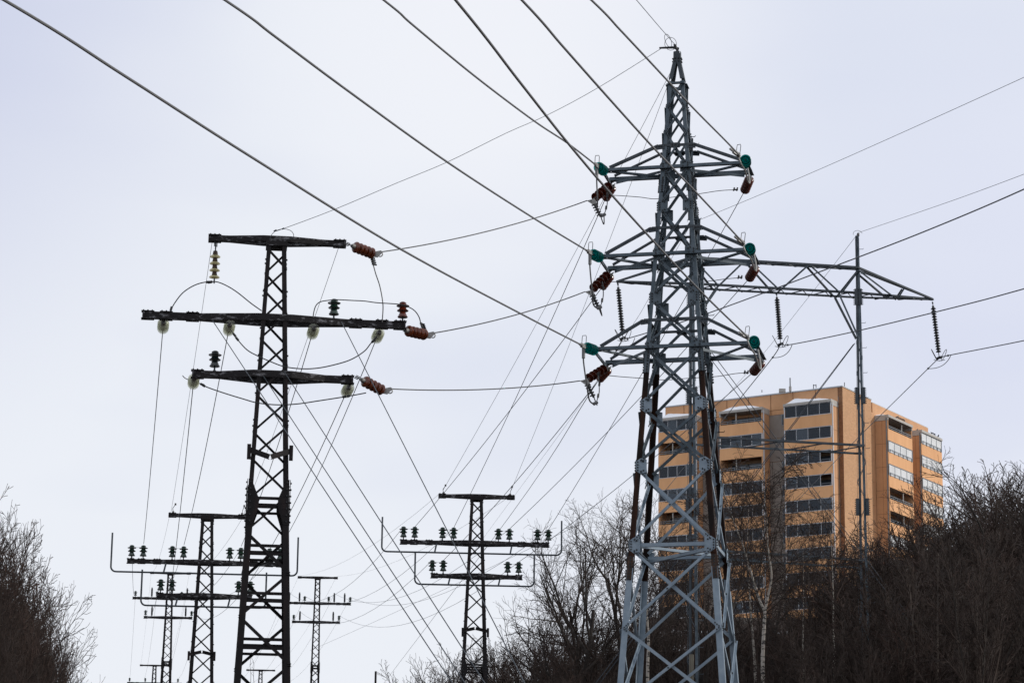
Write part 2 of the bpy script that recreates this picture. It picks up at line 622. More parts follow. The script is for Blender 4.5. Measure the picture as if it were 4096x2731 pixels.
    mb.build('earth_wire_clamp', 'bolt', T)

    # the three pairs of arms
    tips = {}
    for lev, (ys, yc, xl, yl, xr, yr) in enumerate(((584, 667, 2416, 676, 2993, 653), (913, 1013, 2400, 1024, 3011, 1002), (1281, 1384, 2380, 1393, 3029, 1370))):
        zc, zs = zof(yc), zof(ys)
        hw = W(zc) / 2
        def tipx(x, sgn):
            # how far out along ex the front chord ends so that it points at picture column x
            lo, hi = 0.0, 4.0
            for _ in range(40):
                mid = (lo + hi) / 2
                p = V((bx, Y0, zc)) + ex * (sgn * mid) - ey * hw
                d = p - CAM
                px = 2048 + F * d.dot(RT) / d.dot(FW)
                if (px - x) * sgn < 0:
                    lo = mid
                else:
                    hi = mid
            return lo
        ll, lr = tipx(xl, -1), tipx(xr, 1)
        c0 = V((bx, Y0, zc))
        mb = MB()
        for sy in (-1, 1):
            p = c0 - ex * ll + ey * (sy * (hw + 0.014))
            q = c0 + ex * lr + ey * (sy * (hw + 0.014))
            mb.angle(p - ZU * 0.045, q - ZU * 0.045, ZU, ey * sy, 0.088, t=0.010)
            for u in [0.03, 0.10, ll - hw + 0.05, ll - hw + 0.15, ll + hw - 0.15, ll + hw - 0.05, ll + lr - 0.10, ll + lr - 0.03]:
                mb.bolt(p + ex * u + ey * (sy * 0.01), ey * sy, 0.02, 0.02)
        for sgn, ln in ((-1, ll), (1, lr)):
            e = c0 + ex * (sgn * (ln - 0.04))
            mb.angle(e - ey * (hw + 0.10) - ZU * 0.058, e + ey * (hw + 0.10) - ZU * 0.058, ex * sgn, -ZU, 0.075, t=0.012)
            for sy in (-1, 1):
                cc = e + ey * (sy * (hw + 0.03)) - ZU * 0.05
                mb.plate([cc + ex * (sgn * a) + ey * (sy * b) for a, b in ((-0.14, -0.10), (0.05, -0.06), (0.07, 0.10), (-0.03, 0.10))], ZU, 0.009)
            tips[(lev, sgn, -1)] = e - ey * (hw + 0.09) - ZU * 0.06
            tips[(lev, sgn, 1)] = e + ey * (hw + 0.09) - ZU * 0.06
        arm = mb.build('crossarm', 'galv', T)
        for sgn, ln in ((-1, ll), (1, lr)):
            for sy in (-1, 1):
                mb = MB()
                hs = W(zs) / 2
                p = V((bx, Y0, zs + 0.0)) + ex * (sgn * (hs + 0.09)) + ey * (sy * (hs + 0.006))
                q = c0 + ex * (sgn * (ln - 0.13)) + ey * (sy * (hw + 0.006)) + ZU * 0.035
                mb.angle(p, q, ZU, ey * -sy, 0.062, t=0.008)
                mb.bar(p - ex * (sgn * 0.12), p + ex * (sgn * 0.07) - ZU * 0.02, ZU, 0.11, 0.016)
                for j in range(3):
                    mb.bolt(p + ex * (sgn * (0.05 - 0.055 * j)) + ey * (sy * 0.01), ey * sy, 0.02, 0.022)
                mb.build('tie_bar', 'galv_dark', arm)
                mb = MB()
                p = c0 + ex * (sgn * (hw + 0.02)) + ey * (-sy * hw) - ZU * (0.06 + 0.012 * (sy > 0))
                q = c0 + ex * (sgn * (ln - 0.16)) + ey * (sy * (hw - 0.02)) - ZU * (0.06 + 0.012 * (sy > 0))
                mb.angle(p, q, ey * sy, -ZU if sy > 0 else ZU, 0.06, t=0.008)
                mb.build('plan_brace', 'galv', arm)
    return T, tips, ex, ey, zp, bx, Y0


T1, TIPS, EX1, EY1, ZP1, BX1, BY1 = build_grey_tower()


# ------------------------------------------------------------------ insulators
SHELL = [(0.040, 0.0), (0.062, 0.004), (0.100, 0.018), (0.124, 0.036), (0.1275, 0.046), (0.122, 0.052), (0.104, 0.040), (0.096, 0.054), (0.078, 0.040), (0.070, 0.056), (0.052, 0.040), (0.044, 0.060), (0.022, 0.050)]


def insulator_string(label, p, q, n, m, r=1.0, group='', name='insulator_string', cat='insulator', lead=0.10, tail=0.10, horn=False, capm='zinc', pitch=None):
    """a string of n cap and pin discs hung between p (on the arm) and q (the wire)"""
    T = thing(name, label, cat, p, group)
    d = q - p
    ln = d.length
    d = d.normalized()
    pit = pitch or (ln - lead - tail) / n
    for k in range(n):
        c = p + d * (lead + pit * k + 0.06)
        mb = MB().lathe([(a * r, z) for a, z in SHELL], c, d, 24)
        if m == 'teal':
            mb.b.update(range(1 + 24 * 3, 1 + 24 * 5))  # rim and groove bands get the painted ring shading
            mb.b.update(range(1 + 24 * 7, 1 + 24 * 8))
        o = mb.build('disc', m, T, True, None, 'teal_ring_shade')
        mb = MB().lathe([(0.022, -0.075), (0.038, -0.07), (0.046, -0.03), (0.050, 0.001), (0.0, 0.004)], c, d, 12)
        mb.lathe([(0.013, 0.05), (0.013, 0.10)], c, d, 6)
        mb.build('cap', capm, o, True)
    mb = MB()
    mb.tube([p, p + d * (lead + 0.02)], 0.014, 6)
    s_ = d.orthogonal().normalized() * 0.03
    mb.tube([p - s_, p + d * lead * 0.5 - s_, p + d * lead * 0.5 + s_, p + s_], 0.010, 5)
    mb.build('link', 'galv_dark', T)
    MB().tube([p + d * (lead + pit * n + 0.02), q + d * 0.03], 0.016, 6).build('end_fitting', 'galv_dark', T)
    return T, d


def rod_between(name, pts, r, m, label, cat, group=None, n=6, clamps=()):
    mb = MB()
    mb.tube(pts, r, n)
    for c, d in clamps:
        mb.tube([c, c + d], r * 2.2, 6)
    o = mb.build(name, m, None, True, org=pts[0].copy())
    return tag(o, label, cat, group)


def bez(p, q, sag, n=14, side=None):
    out_ = []
    for k in range(n + 1):
        t = k / n
        c = p.lerp(q, t)
        c = c + V((0, 0, -4 * sag * t * (1 - t)))
        if side is not None:
            c = c + side * (4 * t * (1 - t))
        out_.append(c)
    return out_


def smooth_px(pts, n=8):
    """smooth curve through picture points (x, y, distance)"""
    P3 = [S(*p) for p in pts]
    return spline(P3, n)


def spline(P3, n=8):
    if len(P3) < 3:
        return P3
    out_ = []
    E = [P3[0] * 2 - P3[1]] + P3 + [P3[-1] * 2 - P3[-2]]
    for i in range(1, len(E) - 2):
        a, b, c, d = E[i - 1], E[i], E[i + 1], E[i + 2]
        for k in range(n):
            t = k / n
            out_.append(0.5 * ((2 * b) + (c - a) * t + (2 * a - 5 * b + 4 * c - d) * t * t + (3 * b - a - 3 * c + d) * t * t * t))
    out_.append(P3[-1])
    return out_


def proj(p):
    d = p - CAM
    return (2048 + F * d.dot(RT) / d.dot(FW), 1365.5 - F * d.dot(UP) / d.dot(FW))


def ext(P3, dist):
    return P3 + [P3[-1] + (P3[-1] - P3[-2]).normalized() * dist]


LV = ('top', 'middle', 'bottom')
# --- heavy conductors: they run along the line of the tower towards and past the camera
tealpx = {(0, -1): (2396, 668), (1, -1): (2368, 1013), (2, -1): (2346, 1388), (0, 1): (2950, 618), (1, 1): (2969, 968), (2, 1): (2983, 1342)}
wirepx = {(2, -1): [(2086, 1256), (1600, 995), (1000, 625), (500, 305), (15, 0)],
          (1, -1): [(2135, 873), (1791, 650), (1400, 370), (1100, 147), (898, 0)],
          (0, -1): [(2270, 573), (2136, 484), (1900, 306), (1650, 100), (1533, 0)],
          (2, 1): [(2795, 1157), (2520, 862), (2294, 600), (2080, 330), (1821, 0)],
          (1, 1): [(2800, 786), (2620, 598), (2430, 388), (2250, 185), (2086, 0)],
          (0, 1): [(2900, 561), (2770, 430), (2600, 248), (2480, 120), (2364, 0)]}
SIDE = {-1: 'tree-less', 1: 'flat-side'}
def away_name(sg):
    return 'left' if sg < 0 else 'right'
DIRW = V((-math.sin(math.radians(13.0)), -math.cos(math.radians(13.0)), 0))
for (lev, sg), px in tealpx.items():
    tip = TIPS[(lev, sg, -1)]
    # the wire lies in the upright plane through the arm tip along DIRW; read its height off the picture
    nrm = V((DIRW.y, -DIRW.x, 0))
    def onplane(x, y):
        d = FW + RT * ((x - 2048) / F) + UP * ((1365.5 - y) / F)
        return CAM + d * ((tip - CAM).dot(nrm) / d.dot(nrm))
    pts = [onplane(*p) for p in wirepx[(lev, sg)]]
    fr, cl = {(0, -1): ((2396, 670), (2387, 663)), (1, -1): ((2374, 1018), (2360, 1010)), (2, -1): ((2349, 1391), (2334, 1384)),
              (0, 1): ((2982, 640), (2950, 617)), (1, 1): ((2999, 993), (2968, 969)), (2, 1): ((3016, 1364), (2985, 1346))}[(lev, sg)]
    qd = S(fr[0], fr[1], tip.y - 0.86)
    e = S(cl[0], cl[1], tip.y - 1.18)
    wdir = (e - qd).normalized()
    insulator_string('teal glass disc insulator string, %s end of grey tower\'s %s arm' % (away_name(sg), LV[lev]), tip, qd, 6, 'teal', 0.93, 'teal glass strings of the grey tower', lead=0.16, tail=0.0, capm='bolt')
    tealpx[(lev, sg)] = cl
    end = pts[-1] + (pts[-1] - pts[-2]).normalized() * 8 + V((0, 0, -0.2))
    end2 = end + DIRW * 30 + V((0, 0, -0.6))
    end3 = end + DIRW * 75 + V((0, 0, 1.2))
    P3 = [e - wdir * 0.12] + [p for p in pts] + [end, end2, end3]
    rod_between('conductor', spline(P3, 8), 0.0175, 'alu', 'thick grey conductor from the teal string on the %s of grey tower\'s %s arm' % (away_name(sg), LV[lev]), 'power line', 'thick conductors of the grey tower', 8)
    # strain clamp with horn loop
    C = thing('strain_clamp', 'grey strain clamp with wire loop at the %s %s teal string' % (LV[lev], away_name(sg)), 'clamp', e, 'strain clamps of the grey tower')
    mb = MB()
    mb.bar(e - wdir * 0.10, e + wdir * 0.20, ZU, 0.085, 0.05)
    mb.tube([e + wdir * 0.1, e + wdir * 0.34], 0.026, 8)
    mb.build('body', 'alu_light', C)
    s2 = wdir.cross(ZU).normalized() * 0.045
    b0 = e - wdir * 0.02
    mb = MB().tube([b0 - s2, b0 - s2 + ZU * 0.20 - wdir * 0.05, b0 - s2 * 0.8 + ZU * 0.235 - wdir * 0.05, b0 + s2 * 0.8 + ZU * 0.235 - wdir * 0.05, b0 + s2 + ZU * 0.20 - wdir * 0.05, b0 + s2], 0.0075, 5)
    mb.build('horn', 'bolt', C)

# --- brown strings towards the black pole, their spans, and the strings of the lines going away
lefta = {0: ((2434, 748), (2380, 795), (2366, 803)), 1: ((2420, 1098), (2372, 1155), (2358, 1167)), 2: ((2405, 1478), (2350, 1519), (2338, 1523))}
leftb = {0: ((2437, 742), (2422, 796), 63.0, (2410, 812)), 1: ((2424, 1092), (2408, 1150), 63.0, (2366, 1176)), 2: ((2410, 1470), (2398, 1517), 63.0, (2384, 1530))}
rightb = {0: ((3012, 705), (2983, 757), (2974, 768)), 1: ((3033, 1052), (3000, 1112), (2992, 1118)), 2: ((3052, 1447), (3018, 1486), (3008, 1492))}
STR_END = {}
for lev in range(3):
    a, b, w_ = lefta[lev]
    p = TIPS[(lev, -1, 1)] - ZU * 0.02
    q = S(w_[0], w_[1], p.y - 0.78)
    insulator_string('brown disc string under grey tower\'s %s arm, joined to the span from black pole' % LV[lev], p, q, 5, 'maroon', 0.82, 'brown strings of the grey tower', lead=0.10, tail=0.16)
    STR_END[('A', lev)] = q
    a, b, Yd, w2 = leftb[lev]
    p2 = p + EY1 * 0.06 + EX1 * 0.05
    q2 = S(b[0] - 1, b[1], p2.y + 0.60)
    insulator_string('maroon disc string right behind the brown one at grey tower\'s %s arm' % LV[lev], p2, q2, 5, 'maroon', 0.80, 'rear strings of the grey tower', lead=0.08, tail=0.06)
    STR_END[('B', lev)] = q2
    a, b, w3 = rightb[lev]
    p3 = TIPS[(lev, 1, 1)] - ZU * 0.02
    q3 = S(w3[0] + 4, w3[1] - 3, p3.y + 0.70)
    insulator_string('maroon disc string below the right end of grey tower\'s %s arm' % LV[lev], p3, q3, 5, 'maroon', 0.86, 'far strings of the grey tower', lead=0.08, tail=0.06)
    STR_END[('R', lev)] = q3
    # dead-end clamp plate + connector with bolts at string A
    q = STR_END[('A', lev)]
    C = thing('dead_end_clamp', 'pale dead end clamp with bolts at grey tower\'s %s brown string' % LV[lev], 'clamp', q, 'dead end clamps of the grey tower')
    mb = MB()
    mb.plate([q + V((0.02, 0, 0.03)), q + V((-0.10, 0.01, 0.0)), q + V((0.10, 0, -0.14)), q + V((0.14, 0, -0.10)), q + V((0.06, 0, 0.05))], V((0, -1, 0)), 0.02)
    mb.build('body', 'alu_light', C)
    mb = MB()
    z0 = q + V((0.06, -0.02, -0.08))
    z1_ = q + V((0.20, -0.02, -0.36))
    mb.tube([z0, z1_], 0.028, 6)
    for k in range(5):
        c = z0.lerp(z1_, (k + 0.3) / 5)
        mb.tube([c + V((-0.065, 0, -0.02)), c + V((0.05, 0, 0.02))], 0.016, 6)
    mb.build('connector', 'bolt', C)
    # jumper: teal clamp -> down -> block -> up to the rear string
    tp = tealpx[(lev, -1)]
    bot = {0: (2401, 868), 1: (2385, 1238), 2: (2369, 1620)}[lev]
    yj = TIPS[(lev, -1, -1)].y - 0.85
    top = S(tp[0] + 0, tp[1] + 8, yj)
    pts = spline([top, S(tp[0] - 4 + 4, tp[1] + 60, yj + 0.1), S((tp[0] + bot[0]) / 2 - 4, (tp[1] + bot[1]) / 2 + 40, yj + 0.3), S(bot[0] - 12, bot[1] - 22, yj + 0.6), S(bot[0] + 4, bot[1] - 4, yj + 0.7)], 6)
    rod_between('jumper_cable', pts, 0.0165, 'alu', 'thick grey jumper cable dropping from the left %s teal string' % LV[lev], 'cable', 'jumper cables of the grey tower', 7, [(pts[0], V((0, 0, -0.22))), (pts[-1], V((0.09, 0.02, 0.05)))])
    bl = pts[-1] + V((0.06, 0.02, 0.02))
    p_ = [bl, S(bot[0] + 28, bot[1] - 55, yj + 1.1), S(bot[0] + 24, bot[1] - 115, yj + 1.5), STR_END[('B', lev)]]
    rod_between('jumper_cable', spline(p_, 6), 0.011, 'cable', 'thin dark jumper rising to the rear maroon string on the %s arm' % LV[lev], 'cable', 'rear jumpers of the grey tower', 6,
                [(spline(p_, 6)[k], V((0.01, 0, 0.08))) for k in (3, 8, 13)])
    p_ = [z1_, z1_ + V((0.07, 0.05, -0.16)), bl + V((0, 0, 0.02))]
    rod_between('jumper_cable', spline(p_, 5), 0.012, 'cable', 'short dark jumper below the dead end clamp of the %s arm' % LV[lev], 'cable', 'short jumpers of the grey tower')
    # right hand jumper loop of the teal string
    tp = tealpx[(lev, 1)]
    yr = TIPS[(lev, 1, -1)].y - 0.9
    c0 = S(tp[0], tp[1], yr)
    ex_ = {0: (2997, 733), 1: (3024, 1084), 2: (3042, 1476)}[lev]
    p_ = spline([c0 + V((0, 0, 0.02)), S(tp[0] + 14, tp[1] + 38, yr), S((tp[0] + ex_[0]) / 2 + 8, (tp[1] + ex_[1]) / 2 + 10, yr + 0.3), S(ex_[0] - 8, ex_[1] - 14, yr + 0.6), S(ex_[0] + 1, ex_[1], yr + 0.7), S(ex_[0] - 1, ex_[1] - 30, yr + 0.8), S(ex_[0] - 10, ex_[1] - 78, yr + 0.9)], 6)
    rod_between('jumper_cable', p_, 0.0175, 'alu_light', 'pale looped jumper cable over the right maroon string of the %s arm' % LV[lev], 'cable', 'looped jumpers of the grey tower', 7)
    # thin jumper behind the tower, from the rear left string to the right one
    jl = {0: [(2440, 781), (2480, 783), (2560, 789), (2620, 796), (2700, 788), (2800, 775), (2880, 763), (2952, 759)],
          1: [(2430, 1126), (2470, 1128), (2600, 1133), (2700, 1135), (2840, 1124), (2900, 1116), (2970, 1110)],
          2: [(2420, 1500), (2480, 1506), (2560, 1512), (2660, 1519), (2760, 1512), (2870, 1505), (2940, 1494), (2995, 1490)]}[lev]
    p_ = smooth_px([(x, y, 56.6) for x, y in jl], 4)
    rod_between('jumper_cable', p_, 0.008, 'cable', 'thin jumper wire sagging behind grey tower legs below its %s arm' % LV[lev], 'cable', 'thin jumpers behind the grey tower', 5,
                [(p_[-1], V((-0.10, 0, 0.0))), (p_[-1] + V((-0.03, 0, -0.03)), V((0.02, 0, 0.08))), (p_[-1] + V((-0.10, 0, -0.03)), V((0.02, 0, 0.08)))])
# ------------------------------------------------------------------ black lattice poles
def black_pole(label, px_top, px_low, Y, rot, arms, w_top, w_low, group=None, near=False, guard=True, bars=(), m_leg='black'):
    """px_top / px_low: picture points on the axis; arms: [(y of the arm at the axis, left half length, right half length)]"""
    a, b = S(*px_top, Y), S(*px_low, Y)
    cx = (a.x + b.x) / 2
    zt, zl = a.z, b.z
    zg = ground(cx, Y) - 0.1
    ca, sa = math.cos(rot), math.sin(rot)
    ex, ey = V((ca, sa, 0)), V((-sa, ca, 0))
    T = thing('lattice_pole', label, 'power pole', (cx, Y, zg), group)
    def W(z):
        return w_top + (w_low - w_top) * (zt - z) / (zt - zl)
    def P(sx, sy, z, off=0.0):
        h = W(z) / 2 + off
        return V((cx, Y, z)) + ex * (sx * h) + ey * (sy * h)
    corners = [(-1, -1), (1, -1), (1, 1), (-1, 1)]
    fl = 0.075 if near else 0.085
    zsp = zt - 8.15 if not near else zt - 5.35
    if near:
        zsp = S(1080, 2010, Y).z
    else:
        zsp = zt - 5.45
    for sx, sy in corners:
        for za, zb_, f in ((zt - 0.10, zsp, fl), (zsp, zg, fl * 1.55 if near else fl * 1.35)):
            mb = MB()
            mb.angle(P(sx, sy, za), P(sx, sy, zb_), ex * -sx, ey * -sy, f, t=0.012)
            if near or Y < 100:
                z = zb_ + 0.25
                while z < za and z > zt - 11:
                    mb.bolt(P(sx, sy, z) + ey * (sy * -0.04), ex * sx, 0.018, 0.02)
                    z += 0.31 if z < zsp - 0.5 else 0.62
            mb.build('leg', m_leg, T)
    faces = [((-1, -1), (1, -1)), ((1, -1), (1, 1)), ((1, 1), (-1, 1)), ((-1, 1), (-1, -1))]
    armz = [S(px_top[0], y, Y).z for y, *_ in arms]
    # panels
    zs = [zt - 0.22]
    while zs[-1] > zg + 0.5 and len(zs) < (40 if Y < 100 else 30):
        h = 0.10 + 0.83 * W(zs[-1])
        zs.append(zs[-1] - h)
    z_cut = S(px_low[0], 2900, Y).z
    for fi, (c0, c1) in enumerate(faces):
        nv = (ex * (c0[0] + c1[0]) + ey * (c0[1] + c1[1])).normalized()
        rest = MB()
        for k in range(len(zs) - 1):
            za, zb_ = zs[k], zs[k + 1]
            p, q = (c0, c1) if (k + fi) % 2 == 0 else (c1, c0)
            wd = 0.040 if za > zsp else 0.055
            pp, qq = P(*p, za), P(*q, zb_)
            if fi in (0, 2):
                pass
            bd = (qq - pp).normalized()
            pv = nv.cross(bd)
            mb = MB() if zb_ > z_cut and Y < 100 else rest
            mb.angle(pp + nv * 0.002 - pv * wd / 2, qq + nv * 0.002 - pv * wd / 2, pv, -nv, wd, t=0.007)
            if mb is not rest:
                mb.build('brace', m_leg, T)
        if rest.f:
            rest.build('lattice_face' if Y > 100 else 'lower_bracing', m_leg, T)
        # level ties
        for zz in ((zsp + 0.02, zsp - 0.14) if not near else (zsp + 0.0, zsp - 0.16, S(1080, 2200, Y).z, S(1070, 2232, Y).z, S(1070, 2390, Y).z, S(1060, 2420, Y).z, S(1050, 2573, Y).z, S(1050, 2608, Y).z)):
            if fi in (0, 2) or Y < 100:
                if fi in (0, 2):
                    zz -= 0.0
                mb = MB()
                mb.angle(P(*c0, zz) - nv * 0.02, P(*c1, zz) - nv * 0.02, ZU, -nv, 0.05, t=0.007)
                mb.build('strut', m_leg, T)
        # big splice gussets
        for ca_, dd in ((c0, 1), (c1, -1)):
            dv = (ex * (c1[0] - c0[0]) + ey * (c1[1] - c0[1])).normalized() * dd
            c = P(*ca_, zsp - 0.05) + nv * 0.014
            k = 1.0 if near else 0.8
            poly = [c + dv * x + ZU * z for x, z in ((0.0, -0.42 * k), (0.0, 0.42 * k), (0.06, 0.40 * k), (0.20 * k, 0.05), (0.20 * k, -0.08), (0.09, -0.42 * k))]
            mb = MB()
            mb.plate(poly, nv, 0.010)
            if Y < 100:
                for j in range(7):
                    mb.bolt(c + dv * 0.04 + ZU * (-0.36 * k + 0.12 * k * j) + nv * 0.01, nv, 0.018, 0.02)
            mb.build('gusset_plate', m_leg, T)
    # head
    mb = MB()
    mb.box(V((cx, Y, zt - 0.10)), ex, ey, ZU, W(zt) + 0.05, W(zt) + 0.05, 0.14)
    mb.build('head_box', 'peel' if near else 'black', T)
    # crossarms: two channels that bulge round the pole
    am = 'peel'
    info = []
    for k, (y, ll, lr) in enumerate(arms):
        z = armz[k]
        hw = W(z) / 2 + 0.015
        hh = 0.108 if k == 0 else (0.128 if near else 0.125)
        c = V((cx, Y, z))
        mb = MB()
        kn = 0.42 * min(ll, lr)
        for sy in (-1, 1):
            pts = [(-ll, 0.055), (-kn - 0.35, 0.06), (-hw - 0.06, hw), (hw + 0.06, hw), (kn + 0.35, 0.06), (lr, 0.055)]
            for (x0, y0), (x1, y1) in zip(pts, pts[1:]):
                p, q = c + ex * x0 + ey * (sy * y0), c + ex * x1 + ey * (sy * y1)
                mb.channel(p, q, ZU, ey * -sy * -1 if False else ey * sy * -1, hh, 0.05, 0.01)
        # end plates and batten plates with bolts
        xs_ = [-ll + 0.02, lr - 0.02]
        for x in xs_:
            mb.box(c + ex * x, ex, ey, ZU, 0.04, 0.16, hh * 1.12)
        bt = [-ll + 0.12, lr - 0.12] if k == 0 else [-ll + 0.1, lr - 0.1] + [x for x in bars if -ll < x < lr and k == 1]
        if k == 1 and not bars:
            bt += [-ll * 0.62, lr * 0.62, -ll * 0.36, lr * 0.36, -ll * 0.82, lr * 0.82]
        for x in bt:
            if abs(x) < kn + 0.2:
                continue
            mb.box(c + ex * x + ZU * (hh / 2 + 0.006), ex, ey, ZU, 0.24, 0.17, 0.010)
            mb.box(c + ex * x - ZU * (hh / 2 + 0.006), ex, ey, ZU, 0.24, 0.17, 0.010)
            if Y < 100:
                for dx in (-0.08, 0.0, 0.08):
                    for sz in (-1, 1):
                        mb.bolt(c + ex * (x + dx) - ey * 0.05 + ZU * (sz * (hh / 2 + 0.010)), ZU * sz, 0.016, 0.022)
        o = mb.build('crossarm', am, T)
        info.append((c, ex, ey, hh, ll, lr))
    if near or Y < 100:
        # climbing guard brackets
        zc = S(px_low[0], 1815, Y).z if near else zt - 4.36
        for sg in (-1, 1):
            mb = MB()
            h = W(zc) / 2
            p = V((cx, Y, zc)) + ex * (sg * (h + 0.05)) - ey * (h + 0.03)
            q = V((cx, Y, zc - 0.16 if near else zc + 0.10)) + ex * (sg * 0.02) - ey * (h + 0.22 if near else h - 0.1)
            mb.channel(p, q, ZU, ex * -sg, 0.10, 0.05, 0.012)
            mb.bar(p - ZU * 0.18, p + ZU * 0.10, ex, 0.07, 0.05)
            mb.build('climbing_guard', m_leg, T)
    return T, info, P, zsp


def guard_rail(T, info, ll, lr, drop, up, r=0.028):
    c, ex, ey, hh, _, _ = info
    z = -drop
    pts = [c - ex * ll + ZU * (z + up), c - ex * ll + ZU * (z + 0.16)]
    for k in range(1, 6):
        a = math.pi / 2 * k / 6
        pts.append(c - ex * (ll - 0.16 * (1 - math.cos(a))) + ZU * (z + 0.16 * (1 - math.sin(a))))
    pts.append(c - ex * (ll - 0.18) + ZU * z)
    right = [c + ex * (lr - 0.18) + ZU * z]
    for k in range(1, 6):
        a = math.pi / 2 * k / 6
        right.append(c + ex * (lr - 0.16 + 0.16 * math.sin(a)) + ZU * (z + 0.16 * (1 - math.cos(a))))
    right += [c + ex * lr + ZU * (z + 0.16), c + ex * lr + ZU * (z + up)]
    mb = MB()
    off = -ey * 0.16
    mb.tube([p + off for p in pts + right], r, 7)
    for x in (-ll * 0.42, lr * 0.42):
        mb.bar(c + ex * x - ey * 0.06 - ZU * (hh / 2 - 0.02), c + ex * (x - 0.06) + off + ZU * z, ex, 0.05, 0.03)
    mb.build('guard_rail', 'galv_dark', T)


ROT2 = math.radians(6.7)
T2, A2, P2, _z = black_pole('large black lattice pole with three crossarms in front of the smaller black poles', (1108, 958), (1046, 2731), 48, ROT2,
                        [(965, 1.28, 1.305), (1281, 2.44, 2.46), (1508, 1.48, 1.505)], 0.345, 1.0, None, True)
R4 = math.radians(4.0)
G2 = 'mid distance black poles'
T4, A4, P4, _z = black_pole('black lattice pole with eight insulators on its long arm, beside the bare trees', (1907, 1982), (1896, 2731), 83, math.radians(3.4),
                       [(1986, 1.22, 1.21), (2173, 2.40, 2.31), (2305, 1.41, 1.47)], 0.36, 0.81, G2)
T3, A3, P3_, _z = black_pole('black lattice pole partly hidden behind the large black pole', (829, 2060), (805, 2731), 81, math.radians(4.5),
                       [(2063, 1.20, 1.18), (2250, 2.40, 2.38), (2384, 1.46, 1.46)], 0.35, 0.74, G2)
guard_rail(T4, A4[1], 2.98, 2.70, 0.34, 1.10)
guard_rail(T4, A4[2], 1.92, 1.84, 0.30, 1.02)
guard_rail(T3, A3[1], 2.88, 2.82, 0.36, 1.20)
guard_rail(T3, A3[2], 1.92, 1.88, 0.34, 1.10)
T5, A5, P5, _z = black_pole('distant black lattice pole showing behind the guard rail of the partly hidden pole', (680, 2288), (665, 2731), 159, math.radians(3),
                       [(2291, 1.22, 1.22), (2393, 2.20, 2.24), (2469, 1.48, 1.42)], 0.33, 0.62)
T6, A6, P6, _z = black_pole('distant black lattice pole standing clear against the sky right of the large pole', (1268, 2306), (1262, 2731), 160, math.radians(3),
                       [(2309, 1.22, 1.22), (2412, 2.05, 2.05), (2487, 1.48, 1.42)], 0.33, 0.55)
T7, A7, P7, _z = black_pole('farthest black pole, only its head showing low on the left', (617, 2656), (616, 2760), 220, math.radians(3),
                       [(2660, 1.22, 1.22), (2731, 2.20, 2.30), (2790, 1.48, 1.42)], 0.30, 0.42)
T8, A8, P8, _z = black_pole('farthest black pole seen through the lattice of the large black pole', (1042, 2676), (1041, 2770), 224, math.radians(3),
                       [(2679, 1.22, 1.22), (2752, 2.20, 2.20), (2810, 1.48, 1.42)], 0.30, 0.42)

# ------------------------------------------------------------------ pin and post insulators (one of each kind, then copies)
PIN = [(0.0, 0.085), (0.100, 0.085), (0.106, 0.097), (0.082, 0.140), (0.060, 0.195), (0.056, 0.210), (0.112, 0.218), (0.120, 0.230), (0.080, 0.262), (0.060, 0.300), (0.062, 0.312), (0.128, 0.320), (0.134, 0.332), (0.085, 0.352), (0.070, 0.368), (0.074, 0.385), (0.060, 0.402), (0.038, 0.415), (0.0, 0.420)]


def make_pin(m):
    T = thing('pin_insulator', '', '', (0, 0, 0))
    MB().lathe(PIN, V((0, 0, 0)), ZU, 20).build('porcelain_body', m, T, True)
    MB().lathe([(0.030, -0.02), (0.030, 0.015), (0.018, 0.02), (0.018, 0.10)], V((0, 0, 0)), ZU, 8).build('pin', 'galv_dark', T, True)
    return T


def make_post():
    T = thing('post_insulator', '', '', (0, 0, 0))
    pr = [(0.0, 0.06)]
    z = 0.06
    while z < 0.62:
        pr += [(0.060, z), (0.082, z + 0.012), (0.060, z + 0.030)]
        z += 0.042
    pr += [(0.055, z), (0.045, z + 0.06), (0.07, z + 0.075), (0.03, z + 0.10), (0, z + 0.10)]
    MB().lathe(pr, V((0, 0, 0)), ZU, 14).build('porcelain_body', 'post', T, True)
    MB().lathe([(0.035, -0.02), (0.035, 0.015), (0.02, 0.02), (0.02, 0.08)], V((0, 0, 0)), ZU, 8).build('pin', 'galv_dark', T, True)
    return T


USED = {}


def put(kind, proto, loc, label, cat, group, rz=0.0, sc=1.0):
    if kind not in USED:
        USED[kind] = proto
        proto.location = loc
        proto.rotation_euler = (0, 0, rz)
        proto.scale = (sc, sc, sc)
        o = proto
    else:
        o = dup(proto, loc, rz, sc)
    return tag(o, label, cat, group)


def on_arm(info, px, up=True):
    """point on top of the crossarm above/below picture column px"""
    c, ex, ey, hh, ll, lr = info
    lo, hi = -ll - 1, lr + 1
    for _ in range(40):
        mid = (lo + hi) / 2
        if proj(c + ex * mid)[0] < px:
            lo = mid
        else:
            hi = mid
    return c + ex * lo + ZU * (hh / 2 + 0.012 if up else -hh / 2 - 0.012)


